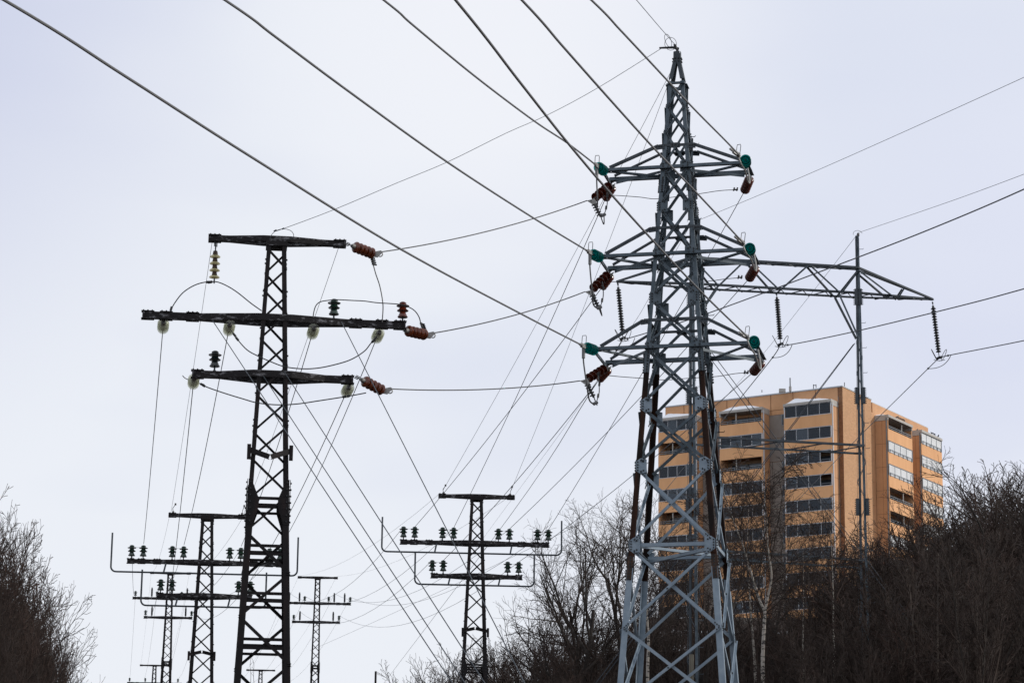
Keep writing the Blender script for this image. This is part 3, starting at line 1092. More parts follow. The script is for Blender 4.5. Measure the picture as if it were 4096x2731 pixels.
pin_g = make_pin('green')
ordn = ['first', 'second', 'third', 'fourth', 'fifth', 'sixth', 'seventh', 'eighth']
PINTOP = {}
c8 = lambda x: 1450 + x / 1.887
c7 = lambda x: 400 + x / 2.138
for pole, A, xsl, xlow, nm in (('T4', A4, [c8(x) for x in (308, 393, 603, 687, 1025, 1108, 1320, 1402)], [c8(x) for x in (525, 608, 1095, 1178)], 'pole beside the trees'),
                               ('T3', A3, [c7(x) for x in (268, 367, 615, 712, 1107, 1202, 1447, 1537)], [c7(x) for x in (516, 612, 1182, 1283)], 'partly hidden pole')):
    for k, x in enumerate(xsl):
        p = on_arm(A[1], x)
        put('green', pin_g, p, 'dark green pin insulator, %s along the long arm of the %s' % (ordn[k], nm), 'insulator', 'pin insulators of the %s' % nm, 0.3 * k, 1.02)
        PINTOP[(pole, 1, k)] = p + ZU * 0.42
    for k, x in enumerate(xlow):
        p = on_arm(A[2], x)
        put('green', pin_g, p, 'dark green pin insulator, %s along the short arm of the %s' % (ordn[k], nm), 'insulator', 'pin insulators of the %s' % nm, 0.3 * k, 1.02)
        PINTOP[(pole, 2, k)] = p + ZU * 0.42
    # tie wires between the two insulators of a pair
    for lv, n in ((1, 8), (2, 4)):
        for k in range(0, n, 2):
            a, b = PINTOP[(pole, lv, k)], PINTOP[(pole, lv, k + 1)]
            up = (ZU * 0.16 + V((0, 0.4, 0)))
            rod_between('tie_wire', bez(a - ZU * 0.03, b - ZU * 0.03, 0.04, 8), 0.005, 'wire', 'tie wire, %s pair on the %s arm of the %s' % (ordn[k // 2], 'long' if lv == 1 else 'short', nm), 'wire', 'tie wires of the %s' % nm, 4)
post_p = make_post()
for pole, A, spec1, spec2, nm in (('T5', A5, [('i', 302), ('p', 350), ('p', 442), ('i', 487), ('i', 697), ('p', 744), ('p', 836), ('i', 882)], [('i', 388), ('p', 442), ('p', 731), ('i', 782)], 'distant left pole'),
                                  ('T6', A6, [('i', 1572), ('p', 1618), ('p', 1705), ('i', 1750), ('i', 1955), ('p', 2002), ('p', 2091), ('i', 2139)], [('i', 1656), ('p', 1708), ('p', 1993), ('i', 2043)], 'distant pole against the sky')):
    for lv, spec in ((1, spec1), (2, spec2)):
        for k, (kd, x) in enumerate(spec):
            p = on_arm(A[lv], c7(x))
            if kd == 'i':
                put('green', pin_g, p, 'small pin insulator, %s along the %s arm of the %s' % (ordn[k], 'long' if lv == 1 else 'short', nm), 'insulator', 'insulators of the %s' % nm, 0, 0.86)
            else:
                put('post', post_p, p, 'slim ribbed post insulator, %s along the %s arm of the %s' % (ordn[k], 'long' if lv == 1 else 'short', nm), 'insulator', 'insulators of the %s' % nm, 0, 0.78)
            PINTOP[(pole, lv, k)] = p + ZU * (0.36 if kd == 'i' else 0.55)
for k, x in enumerate((60, 270, 710)):
    p = on_arm(A7[1], 500 + x / 3.36)
    put('green', pin_g, p, 'tiny pin insulator, %s from left on the farthest left pole' % ordn[k], 'insulator', 'insulators of the farthest left pole', 0, 0.85)
    PINTOP[('T7', 1, k)] = p + ZU * 0.36

# ------------------------------------------------------------------ fittings of the large black pole
c5 = lambda x, y: (500 + x / 1.8816, 900 + y / 1.8816)
a0, a1, a2 = A2
pin_d = make_pin('greendark')
pin_m = make_pin('maroon')
put('green', pin_g, on_arm(a1, c5(1570, 0)[0]), 'green pin insulator carrying the cable loop on large black pole\'s long arm', 'insulator', 'pin insulators of the large black pole', 0, 0.92)
put('dark', pin_d, on_arm(a2, c5(672, 0)[0]), 'blackish pin insulator standing on the lowest arm of the large black pole', 'insulator', 'pin insulators of the large black pole', 0, 0.92)
put('mar', pin_m, on_arm(a1, c5(2088, 0)[0]), 'maroon pin insulator at the right end of large black pole\'s long arm', 'insulator', 'pin insulators of the large black pole', 0, 0.92)
# brown strings at its right ends
BR = {}
for k, (p0, p1, nm) in enumerate((((1664, 140), (1862, 215), 'top'), ((2100, 790), (2258, 825), 'long'), ((1735, 1140), (1935, 1243), 'lowest'))):
    info = A2[k]
    p = on_arm(info, c5(*p0)[0], True) - ZU * (0.10 if k else 0.07)
    p = S(*c5(*p0), p.y)
    q = S(*c5(*p1), p.y + 0.56)
    insulator_string('brown porcelain disc string pulling from the right end of large black pole\'s %s arm' % nm, p, q, 5, 'brown', 0.86, 'brown strings of the large black pole', lead=0.17 if k != 1 else 0.05, tail=0.03)
    BR[k] = q
    C = thing('dead_end_clamp', 'pale dead end clamp at the brown string of the black pole\'s %s arm' % nm, 'clamp', q, 'dead end clamps of the large black pole')
    mb = MB()
    mb.plate([q + V((-0.02, 0, 0.02)), q + V((0.16, 0, 0.06)), q + V((0.20, 0, 0.03)), q + V((0.10, 0, -0.08)), q + V((0.0, 0, -0.06))], V((0, -1, 0)), 0.02)
    hk = q + V((0.15, -0.01, 0.03))
    mb.tube([hk + V((math.cos(a) * 0.045, 0, math.sin(a) * 0.045 - 0.045)) for a in [1.6 - 0.5 * j for j in range(9)]], 0.012, 5)
    mb.build('body', 'alu_light', C)
    if k < 2:
        mb = MB()
        s_ = S(*c5(*((1850, 225) if k == 0 else (2250, 800))), q.y)
        e_ = S(*c5(*((1872, 305) if k == 0 else (2228, 735))), q.y)
        mb.tube([s_, e_], 0.022, 6)
        for j in range(5):
            c = s_.lerp(e_, (j + 0.4) / 5)
            mb.tube([c + V((-0.03, 0, 0.01)), c + V((0.065, 0, -0.015))], 0.016, 6)
        mb.build('connector', 'bolt', C)
# yellowish suspension string at the left of the top arm
p = on_arm(a0, c5(684, 0)[0], False)
p = S(*c5(684, 122), p.y)
q = S(*c5(671, 428), p.y + 0.02)
insulator_string('suspension string of four yellowish glass discs under large black pole\'s top arm', p, q, 4, 'amber', 0.78, None, lead=0.20, tail=0.06, capm='rust_plate')
# glass strings: tension strings of the lines that run away to the partly hidden pole
def glass(px, py, info, target, label, n=6):
    p = S(*c5(px, py), on_arm(info, c5(px, py)[0]).y + 0.03)
    d = (target - p).normalized()
    q = p + d * 0.62
    insulator_string(label, p, q, n, 'clear', 0.86, 'glass strings of the large black pole', lead=0.02, tail=0.02, capm='zinc')
    return q
GS = {}
for nm, px, py, info, key, lab in ((0, 290, 728, a1, ('T3', 1, 1), 'first glass string from left, under the large black pole\'s long arm'),
                                   (1, 790, 745, a1, ('T3', 1, 3), 'second glass string from left, under the large black pole\'s long arm'),
                                   (2, 1425, 772, a1, ('T3', 1, 5), 'third glass string from left, under the large black pole\'s long arm'),
                                   (3, 1916, 802, a1, ('T3', 1, 7), 'fourth glass string from left, under the large black pole\'s long arm'),
                                   (4, 519, 1150, a2, ('T3', 2, 1), 'glass string at the left end of the large black pole\'s lowest arm'),
                                   (5, 1688, 1215, a2, ('T3', 2, 3), 'glass string at the right end of the large black pole\'s lowest arm')):
    GS[nm] = glass(px, py, info, PINTOP[key], lab)
    e = PINTOP[key] + ZU * 0.05
    rod_between('conductor', bez(GS[nm], e, 0.25, 12), 0.0085, 'wire', 'thin conductor falling from the %s' % (('%s glass string along the large black pole\'s long arm' % ordn[nm]) if nm < 4 else ('%s glass string on the large black pole\'s lowest arm' % ('left' if nm == 4 else 'right'))), 'power line', 'conductors between the black poles', 5)
# earth wires from its top arm
for x0, y0, x1, y1, sd_ in ((657, 120, 608, 100, 'left'), (1608, 168, 1225, 128, 'right')):
    p = S(*c5(x0, y0), 48.0)
    q = S(400 + x1 / 2.138, 2000 + y1 / 2.138, 81)
    rod_between('earth_wire', bez(p, q, 0.12, 10), 0.0055, 'wire', 'fine earth wire from the %s end of the large black pole\'s top arm' % sd_, 'power line', 'earth wires between the black poles', 4)
# spans between the large black pole and the grey tower
for k, pts in enumerate(([(1862, 203), (2085, 178), (2352, 132)], None, None)):
    nm = ('top', 'long', 'lowest')[k]
    p = BR[k] + V((0.14, 0, 0.03))
    q = STR_END[('A', k)] + V((-0.10, 0, 0.0))
    mid = {0: (1988, 922), 1: (2060, 1257), 2: (1950, 1556)}[k]
    mm = S(*mid, (p.y + q.y) / 2)
    chord = p.lerp(q, 0.5)
    # sag read from the picture at mid span
    lo = (p.z + q.z) / 2 - S(proj(chord)[0], {0: 923, 1: 1262, 2: 1556}[k], chord.y).z
    rod_between('conductor', bez(p, q, max(0.03, lo), 16), 0.0115, 'cable', 'dark slack span from the large black pole\'s %s arm to the grey tower' % nm, 'power line', 'spans from the black pole to the grey tower', 6)
# its cable loops
yb = 47.75
def loop(pts, r, label, m='cable', dy=0.0, clamps=()):
    P3 = smooth_px([(*c5(x, y), yb + dy) for x, y in pts], 7)
    rod_between('jumper_cable', P3, r, m, label, 'cable', 'cable loops of the large black pole', 6, [(P3[int(k * (len(P3) - 1))], v) for k, v in clamps])
loop([(343, 645), (372, 590), (430, 515), (500, 465), (570, 437), (640, 427), (700, 430), (775, 462), (850, 510), (950, 590), (1028, 645)], 0.0115, 'black cable arching under the yellowish suspension string', clamps=((0.47, V((0.10, 0, 0.0))), (0.53, V((-0.08, 0, -0.02))), (0.0, V((0.02, 0, 0.08)))))
loop([(1415, 695), (1422, 650), (1438, 605), (1470, 578), (1530, 567), (1600, 562), (1700, 567), (1800, 572), (1900, 585), (2060, 596), (2130, 615), (2180, 645), (2212, 690), (2226, 738)], 0.0105, 'black cable loop laid over the green and maroon pin insulators')
loop([(1870, 305), (1888, 370), (1915, 450), (1934, 540), (1942, 620), (1936, 730)], 0.0105, 'black cable hanging from the top brown string down to the long arm')
loop([(800, 795), (850, 865), (920, 940), (1000, 985), (1090, 1025), (1200, 1065), (1330, 1081), (1450, 1076), (1580, 1050), (1700, 1012), (1800, 950), (1850, 890), (1890, 845)], 0.0105, 'black cable sagging across the lattice between two glass strings of the long arm', dy=0.55 - 1.1, clamps=((0.03, V((0.05, 0, -0.06))), (0.07, V((0.05, 0, -0.06))), (0.93, V((0.06, 0, 0.05))), (0.97, V((0.05, 0, 0.06)))))
loop([(560, 1190), (620, 1220), (740, 1262), (880, 1305), (1000, 1338), (1150, 1352), (1300, 1345), (1450, 1323), (1600, 1300), (1720, 1280), (1815, 1262)], 0.0105, 'black cable sagging between the glass strings of the lowest arm', dy=-0.55, clamps=((0.02, V((0.07, 0, -0.03))), (0.05, V((0.05, 0, -0.03))), (0.84, V((0.07, 0, 0.015))), (0.87, V((0.05, 0, 0.012)))))
loop([(1090, 105), (1110, 65), (1150, 38), (1200, 30), (1250, 45), (1270, 80), (1250, 102), (1200, 112)], 0.006, 'thin earth wire loop above the head of the large black pole', 'wire')
loop([(433, 1132), (450, 1150), (475, 1163)], 0.008, 'short bent rod at the left end of the lowest arm')
# earth wire grey tower - black pole
p3 = [S(*c5(1120, 48), 48)] + [S(1000 + x / 1.68, 100 + y / 1.68, Yk) for x, y, Yk in ((215, 1372, 48.4), (560, 1243, 49.3), (980, 1065, 50.4), (1330, 920, 51.4), (1720, 728, 52.4), (2010, 600, 53.2), (2340, 422, 54.2))] + [V((BX1 - 0.35, BY1 - 0.1, ZP1 + 0.12))]
rod_between('earth_wire', spline(p3, 4), 0.0065, 'wire', 'fine earth wire slung from the black pole\'s head to the peak of the grey tower', 'power line', None, 4, [(p3[0], V((0.05, 0, 0.03))), (p3[1], V((0.04, 0, 0.02)))])
p3 = [V((BX1 - 0.05, BY1 - 0.05, ZP1 + 0.22))]
for x, y, Yk in ((2630, 100, 47), (2545, 0, 41), (2460, -100, 36)):
    p3.append(S(x, y, Yk))
rod_between('earth_wire', ext(p3, 70), 0.0065, 'wire', 'fine earth wire rising up out of view from the peak of the grey tower', 'power line', None, 4)
# four guy wires of the large black pole
for k, (x0, y0, x1, y1) in enumerate(((851, 1283, 1810, 2731), (1053, 1503, 1861, 2731), (1138, 1488, 1940, 2731), (1366, 1288, 2099, 2731))):
    p = S(x0, y0, 47.7)
    q = S(x1, y1, 37.0)
    d = q - p
    e = p + d * ((p.z - 0.2) / -d.z)
    rod_between('guy_wire', [p, q, e], 0.0085, 'galv_dark', 'straight guy wire slanting down from the black pole, %s of four from the left' % ordn[k], 'guy wire', 'guy wires of the large black pole', 5)

# ------------------------------------------------------------------ lines from the grey tower to the pole beside the trees and beyond
pk = V((BX1, BY1, ZP1 - 0.1))
for q, sd_ in ((S(1773, 1958, 83), 'left'), (S(2044, 1962, 83), 'right')):
    rod_between('earth_wire', bez(pk, q, 0.15, 10), 0.0055, 'wire', 'fine earth wire from grey tower\'s peak to the far top arm\'s %s end' % sd_, 'power line', 'earth wires of the grey tower', 4)
def span(p, q, sag, r, label, group):
    rod_between('conductor', bez(p, q, sag, 14), r, 'wire', label, 'power line', group, 5)
gl = 'conductors from the grey tower to the pole beside the trees'
span(STR_END[('B', 0)], PINTOP[('T4', 1, 3)], 0.15, 0.0085, 'thin conductor from the top left maroon string to the pole beside the trees', gl)
span(STR_END[('B', 1)], PINTOP[('T4', 1, 1)], 0.15, 0.0085, 'thin conductor from the middle left maroon string to the pole beside the trees', gl)
span(STR_END[('B', 2)], PINTOP[('T4', 2, 1)], 0.15, 0.0085, 'thin conductor from the bottom left maroon string to the pole beside the trees', gl)
span(STR_END[('R', 0)], PINTOP[('T4', 1, 7)], 0.15, 0.0085, 'thin conductor from the top right maroon string to the pole beside the trees', gl)
span(STR_END[('R', 1)], PINTOP[('T4', 1, 5)], 0.15, 0.0085, 'thin conductor from the middle right maroon string to the pole beside the trees', gl)
span(STR_END[('R', 2)], PINTOP[('T4', 2, 3)], 0.15, 0.0085, 'thin conductor from the bottom right maroon string to the pole beside the trees', gl)
for a_, b_, pairs, nm, sag, rr in (('T4', 'T6', [((1, 0), (1, 1)), ((1, 3), (1, 3)), ((1, 5), (1, 5)), ((1, 7), (1, 7)), ((2, 0), (2, 1)), ((2, 3), (2, 3))], 'behind the pole beside the trees', 1.3, 0.0075),
                               ('T3', 'T5', [((1, 0), (1, 0)), ((1, 3), (1, 3)), ((1, 5), (1, 5)), ((1, 7), (1, 7)), ((2, 0), (2, 0)), ((2, 3), (2, 3))], 'behind the partly hidden pole', 0.8, 0.0075)):
    for j, (ka, kb) in enumerate(pairs):
        span(PINTOP[(a_, *ka)], PINTOP[(b_, *kb)], sag, rr, 'faint sagging conductor %s, %s arm, %s one' % (nm, 'long' if ka[0] == 1 else 'short', ordn[j if j < 4 else j - 4]), 'faint conductors ' + nm)
for a_, b_, nm in ((A4, A6, 'pole beside the trees'), (A3, A5, 'partly hidden pole'), (A5, A7, 'distant left pole'), (A6, A8, 'distant pole against the sky')):
    for sg in (-1, 1):
        p = a_[0][0] + a_[0][1] * (sg * 1.15) + ZU * 0.1
        q = b_[0][0] + b_[0][1] * (sg * 1.15) + ZU * 0.1
        rod_between('earth_wire', bez(p, q, 0.6, 10), 0.0045, 'wire', 'faint earth wire behind the %s, %s one' % (nm, away_name(sg)), 'power line', 'faint earth wires behind the %s' % nm, 4)
for j in range(8):
    kk = (0, 3, 5, 7)[j % 4]
    a_, b_, nm = (('T5', A7, 'distant left pole'), ('T6', A8, 'distant pole against the sky'))[j // 4]
    c, ex, ey, hh, ll, lr = b_[1]
    q = c + ex * ((-2.0, -0.8, 0.9, 2.0)[j % 4]) + ZU * 0.4
    span(PINTOP[(a_, 1, kk)], q, 1.0, 0.006, 'very faint conductor beyond the %s, %s from left' % (nm, ordn[j % 4]), 'very faint conductors beyond the ' + nm)
# fine extra lines that cross behind the pole beside the trees
span(S(2310, 2100, 110), S(1240, 2600, 190), 0.1, 0.008, 'fine flat line crossing behind the pole beside the trees', None)
# earth wire fittings on the top arms of the pole beside the trees and the partly hidden pole
for info, nm in ((A4[0], 'pole beside the trees'), (A3[0], 'partly hidden pole')):
    c, ex, ey, hh, ll, lr = info
    for sg in (-1, 1):
        p = c + ex * (sg * 1.06) + ZU * (hh / 2)
        C = MB()
        C.tube([p, p + ZU * 0.07], 0.035, 6)
        C.tube([p + ZU * 0.05, p + ZU * 0.16 + ex * (0.02 * sg), p + ZU * 0.28 + ex * 0.06], 0.010, 5)
        C.tube([p + ZU * 0.26 + ex * 0.06, p + ZU * 0.32 + ex * 0.06], 0.03, 6)
        tag(C.build('wire_clamp', 'bolt', None, False, p.copy()), 'small clamp on the top arm of the %s, %s end' % (nm, away_name(sg)), 'clamp', 'earth wire clamps of the %s' % nm)
# ------------------------------------------------------------------ guyed portal tower behind the grey one
def portal():
    mr = V((12.20, 90.4, 0))
    ml = V((6.24, 89.2, 0))
    u = (mr - ml).normalized()
    n = V((-u.y, u.x, 0))
    T = thing('portal_tower', 'guyed grey portal tower with two slim lattice masts and a long trussed beam', 'pylon', (ml + mr) / 2 + ZU * (ground(9, 90) - 0.2))
    zg = ground(9, 90) - 0.2
    for k, (m, ytop, xtop) in enumerate(((mr, 945, 3433), (ml, 893, 2770))):
        zt = S(xtop, ytop, m.y).z
        z16 = 16.0
        def W(z):
            return 0.13 + (0.40 - 0.13) * max(0.0, min(1.0, (zt - 1.2 - z) / (zt - 1.2 - z16))) * 1.0
        u, n = V((0.991, -0.131, 0)), V((0.131, 0.991, 0))      # the masts stand square to their guys
        def P(sx, sy, z):
            h = W(z) / 2
            return m + ZU * z + u * (sx * h) + n * (sy * h)
        mast = MB()
        mast.angle(P(-1, -1, zt), P(-1, -1, zg), u, n, 0.085, t=0.012)
        mo = mast.build('mast', 'galv_dark', T)
        for sx, sy, mm in ((1, -1, 'galv'), (1, 1, 'galv'), (-1, 1, 'galv_dark')):
            mb = MB()
            mb.angle(P(sx, sy, zt), P(sx, sy, zg), u * -sx, n * -sy, 0.085, t=0.012)
            z = zt - 0.5
            j = 0
            while z > 12 and sy < 0:
                p = P(sx, sy, z)
                mb.tube([p, p + u * (0.14 * sx), p + u * (0.15 * sx) + ZU * 0.03], 0.010, 4)
                z -= 0.9
                j += 1
            mb.build('leg', mm, mo)
        br = MB()
        z = zt - 0.1
        s_ = 1
        while z > zg + 0.8:
            h = 0.25 + W(z) * 1.5
            for (a0, a1) in (((-1, -1), (1, -1)), ((1, -1), (1, 1)), ((-1, 1), (1, 1)), ((-1, -1), (-1, 1))):
                q0, q1 = (a0, a1) if s_ > 0 else (a1, a0)
                br.bar(P(*q0, z), P(*q1, z - h), ZU, 0.016, 0.010)
            z -= h
            s_ = -s_
        br.build('lacing', 'galv', mo)
        for yy in (1190, 1585, 2030):
            zz = S(xtop, yy, m.y).z
            for sx in (-1, 1):
                pl = MB()
                p = P(sx, -1, zz + 0.3)
                pl.bar(p - n * 0.012, P(sx, -1, zz - 0.3) - n * 0.012, u, 0.11, 0.02)
                for j in range(8):
                    for side_ in (-1, 1):
                        pl.bolt(P(sx, -1, zz - 0.27 + 0.075 * j) + u * (side_ * 0.06), u * side_, 0.02, 0.03)
                pl.build('splice_plate', 'galv_dark', mo)
    u = (mr - ml).normalized()
    n = V((-u.y, u.x, 0))
    # beam
    Lt, Rt = S(2467, 1130, 88.7), S(3733, 1201, 91.65)
    def on(y_l, y_r, px):
        """point of the beam line above/below picture column px"""
        a, b = y_l, y_r
        lo, hi = 0.0, 1.0
        for _ in range(40):
            mid = (lo + hi) / 2
            if proj(a.lerp(b, mid))[0] < px:
                lo = mid
            else:
                hi = mid
        return a.lerp(b, lo)
    tl, tr = S(2762, 1037, ml.y), S(3428, 1077, mr.y)
    bx = lambda x: on(Lt, Rt, 2450 + x / 1.68)
    tx = lambda x: on(tl, tr, 2450 + x / 1.68)
    hd = 0.33
    dpt = lambda p: hd * max(0.05, min(1.0, min((p - Lt).length, (Rt - p).length) / 2.2))
    for s_ in (-1, 1):
        mb = MB()
        a, b = bx(560), bx(1655)
        for p, q in ((Lt, a), (a, b), (b, Rt)):
            mb.angle(p + n * (s_ * dpt(p)), q + n * (s_ * dpt(q)), ZU, n * -s_, 0.075, t=0.012)
        mb.build('bottom_chord', 'galv_dark' , T)
        mb = MB()
        mb.angle(tl + n * (s_ * 0.15), tr + n * (s_ * 0.15), ZU, n * -s_, 0.075, t=0.012)
        mb.build('top_chord', 'galv_dark', T)
        mb = MB()
        mb.angle(tl + n * (s_ * 0.15), Lt + n * (s_ * 0.02), ZU, n * -s_, 0.07, t=0.012)
        mb.build('tie_bar', 'galv_dark', T)
        mb = MB()
        mb.angle(tr + n * (s_ * 0.15), Rt + n * (s_ * 0.02), ZU, n * -s_, 0.07, t=0.012)
        mb.build('tie_bar', 'galv_dark', T)
        dg = [(tx(870), bx(690)), (tx(905), bx(1092)), (tx(1300), bx(1108)), (tx(1312), bx(1502)), (tr - ZU * 0.05, bx(1515)), (tl, bx(690)), (tr - ZU * 0.1, bx(1860)), (tl - ZU * 0.1, bx(300)),
              (on(tr, Rt, 2450 + 1950 / 1.68), bx(1905))]
        for p, q in dg:
            mb = MB()
            p = p + n * (s_ * 0.13)
            q = q + n * (s_ * (dpt(q) - 0.03))
            mb.angle(p, q, n * s_, u, 0.06, t=0.01)
            mb.build('brace', 'galv' if s_ < 0 else 'galv_dark', T)
        for top, xm, ym, mm in ((bx(1503), 3426, 1352, mr), (bx(690), 2780, 1275, ml)):
            mb = MB()
            mb.angle(top + n * (s_ * 0.22) - ZU * 0.03, S(xm, ym, mm.y) + n * (s_ * 0.10), n * s_, u, 0.065, t=0.01)
            mb.build('knee_brace', 'galv' if s_ < 0 else 'galv_dark', T)
    mb = MB()
    xs_ = list(range(60, 2150, 75))
    for k, (x0, x1) in enumerate(zip(xs_, xs_[1:])):
        p, q = bx(x0), bx(x1)
        sg = 1 if k % 2 else -1
        mb.bar(p + n * (sg * dpt(p)), q - n * (sg * dpt(q)), ZU, 0.035, 0.012)
    mb.build('lacing', 'galv_dark', T)
    mb = MB()
    xs_ = list(range(560, 1640, 75))
    for k, (x0, x1) in enumerate(zip(xs_, xs_[1:])):
        p, q = tx(x0), tx(x1)
        sg = 1 if k % 2 else -1
        mb.bar(p + n * (sg * 0.15), q - n * (sg * 0.15), ZU, 0.03, 0.012)
    mb.build('lacing', 'galv_dark', T)
    # horizontal struts lower down
    for (yl, yr) in ((1753, 1789), (2203, 2246)):
        p, q = S(2790, yl, ml.y), S(3452, yr, mr.y)
        for s_ in (-1, 1):
            mb = MB()
            mb.angle(p + n * (s_ * 0.2) - ZU * (0.22 if s_ > 0 else 0), q + n * (s_ * 0.2) - ZU * (0.22 if s_ > 0 else 0), ZU, n * -s_, 0.075, t=0.012)
            mb.build('cross_strut', 'galv_dark' if s_ < 0 else 'galv', T)
        for k in range(4):
            a, b = p.lerp(q, (k + 0.15) / 4), p.lerp(q, (k + 0.95) / 4)
            MB().bar(a + n * 0.2 - ZU * 0.20, b - n * 0.2, ZU, 0.045, 0.012).build('strut_lacing', 'galv_dark', T)
    # earth wire peaks
    for m, x, y in ((mr, 3433, 945), (ml, 2770, 893)):
        c = S(x, y, m.y)
        mb = MB()
        mb.tube([c, c + ZU * 0.10], 0.045, 6)
        mb.tube([c + V((math.cos(a) * 0.16 - 0.02, 0, 0.08 + math.sin(a) * 0.13)) for a in [3.4 - 0.25 * k for k in range(14)]], 0.007, 5)
        mb.build('earth_wire_clamp', 'bolt', T)
    return T, ml, mr, n


T10, ML, MR, NP = portal()
HI = []
for k, (t0, t1, nm) in enumerate((((2471, 1132), (2492, 1352), 'left'), ((3106, 1172), (3122, 1376), 'middle'), ((3730, 1207), (3757, 1430), 'right'))):
    Yk = (88.75, 90.0, 91.6)[k]
    p, q = S(*t0, Yk), S(*t1, Yk)
    T, d = insulator_string('long black shedded insulator hanging from the portal beam, %s of three' % nm, p, q, 17, 'post', 0.74, 'long insulators of the portal tower', lead=0.16, tail=0.22, capm='post')
    mb = MB()
    for sx in (-1, 1):
        c = q + V((0.17 * sx, 0.02, 0.10))
        pts = []
        for j in range(17):
            a = j / 16 * 2 * math.pi
            pts.append(c + V((sx * (0.06 * math.cos(a) + 0.10 * math.sin(a)), 0.25 * math.cos(a) * sx, 0.20 * math.sin(a))))
        mb.tube(pts, 0.011, 5)
    mb.tube([q + V((-0.2, 0, -0.08)), q + V((0, 0, -0.12)), q + V((0.2, 0, -0.08))], 0.011, 5)
    mb.build('arcing_horn', 'cable', T)
    mb = MB().tube([q + V((-0.09, 0.05, -0.04)), q, q + V((0.09, -0.05, 0.01))], 0.05, 7)
    mb.build('suspension_clamp', 'bolt', T)
    HI.append(q)
hr = [([(2527, 1349, 86.5), (2837, 1251, 79), (3435, 1028, 68), (3762, 900, 63), (4096, 757, 58), (4500, 565, 53)], [(2465, 1402, 92), (2447, 1437, 96), (2360, 1572, 112), (2034, 2070, 180), (1535, 2731, 320)]),
      ([(3167, 1377, 88.5), (3435, 1322, 82), (3850, 1221, 74), (4096, 1155, 70), (4500, 1040, 64)], [(3090, 1430, 92), (2956, 1599, 104), (2823, 1765, 125), (2560, 2080, 180), (2300, 2380, 250)]),
      ([(3810, 1418, 90.2), (4096, 1362, 82), (4500, 1275, 74)], [(3712, 1474, 94), (3584, 1600, 104), (3463, 1719, 118), (3345, 1840, 136), (3200, 1990, 165), (2950, 2240, 230)])]
for k, (a, b) in enumerate(hr):
    nm = ('left', 'middle', 'right')[k]
    rod_between('conductor', spline(ext([HI[k]] + [S(*p) for p in a], 45), 6), 0.017, 'wire', 'dark conductor rising to the right from the %s long insulator' % nm, 'power line', 'conductors of the portal tower', 6,
                [(spline([HI[k]] + [S(*p) for p in a], 6)[5], V((0.05, 0, 0.01)))])
    pb = spline([HI[k]] + [S(*p) for p in b], 6)
    rod_between('conductor', pb, 0.017, 'wire', 'dark conductor falling away behind from the %s long insulator of the portal beam' % nm, 'power line', 'rear conductors of the portal tower', 6, [(pb[6], V((0.03, 0.05, 0.03)))])
    q = HI[k]
    qx, qy = proj(q)
    j0, j1 = S(qx + 47, qy + (0, 1, -10)[k], q.y - 1.5), pb[6]
    rod_between('jumper_cable', bez(j1, j0, 0.10, 10, V((0.10, 0, -0.03))), 0.013, 'wire', 'short hanging jumper arc below the %s long insulator' % nm, 'cable', 'jumper arcs of the portal tower', 5)
for pts, lb in (([(3433, 930, 90.4), (3460, 922, 89), (3800, 806, 76), (4096, 697, 68), (4500, 540, 60)], 'twisted dashed looking earth wire rising right from the right portal mast'),
                ([(3433, 930, 90.4), (3408, 965, 92), (3236, 1186, 104), (3045, 1424, 122), (2867, 1625, 145), (2640, 1860, 190)], 'twisted earth wire falling left behind from the right portal mast'),
                ([(2770, 886, 89.2), (2821, 870, 87), (3300, 668, 76), (4096, 310, 62), (4500, 115, 56)], 'fine earth wire rising right from the hidden left portal mast'),
                ([(2770, 886, 89.2), (2592, 1199, 102), (2523, 1312, 110), (2300, 1650, 140), (2000, 2060, 200)], 'fine earth wire falling left behind from the hidden left portal mast')):
    P3 = ext([S(*p) for p in pts], 45)
    rod_between('earth_wire', spline(P3, 6), 0.0075, 'wire', lb, 'power line', None, 5)
for k, (a, b) in enumerate((((3420, 1372, 90.3), (3051, 1863, 89.8)), ((3414, 1376, 90.3), (3060, 1841, 89.0)), ((2775, 1345, 89.3), (3120, 1802, 89.9)), ((2795, 1340, 89.3), (3120, 1774, 90.6)))):
    p, q = S(*a), S(*b)
    d = q - p
    e = p + d * ((p.z - ground(9, 90) + 0.1) / -d.z)
    rod_between('guy_wire', [p, q, e], 0.014, 'wire', 'crossing guy wire between the portal masts, %s' % ('front one from the right mast', 'rear one from the right mast', 'front one from the left mast', 'rear one from the left mast')[k], 'guy wire', 'guy wires of the portal tower', 5)

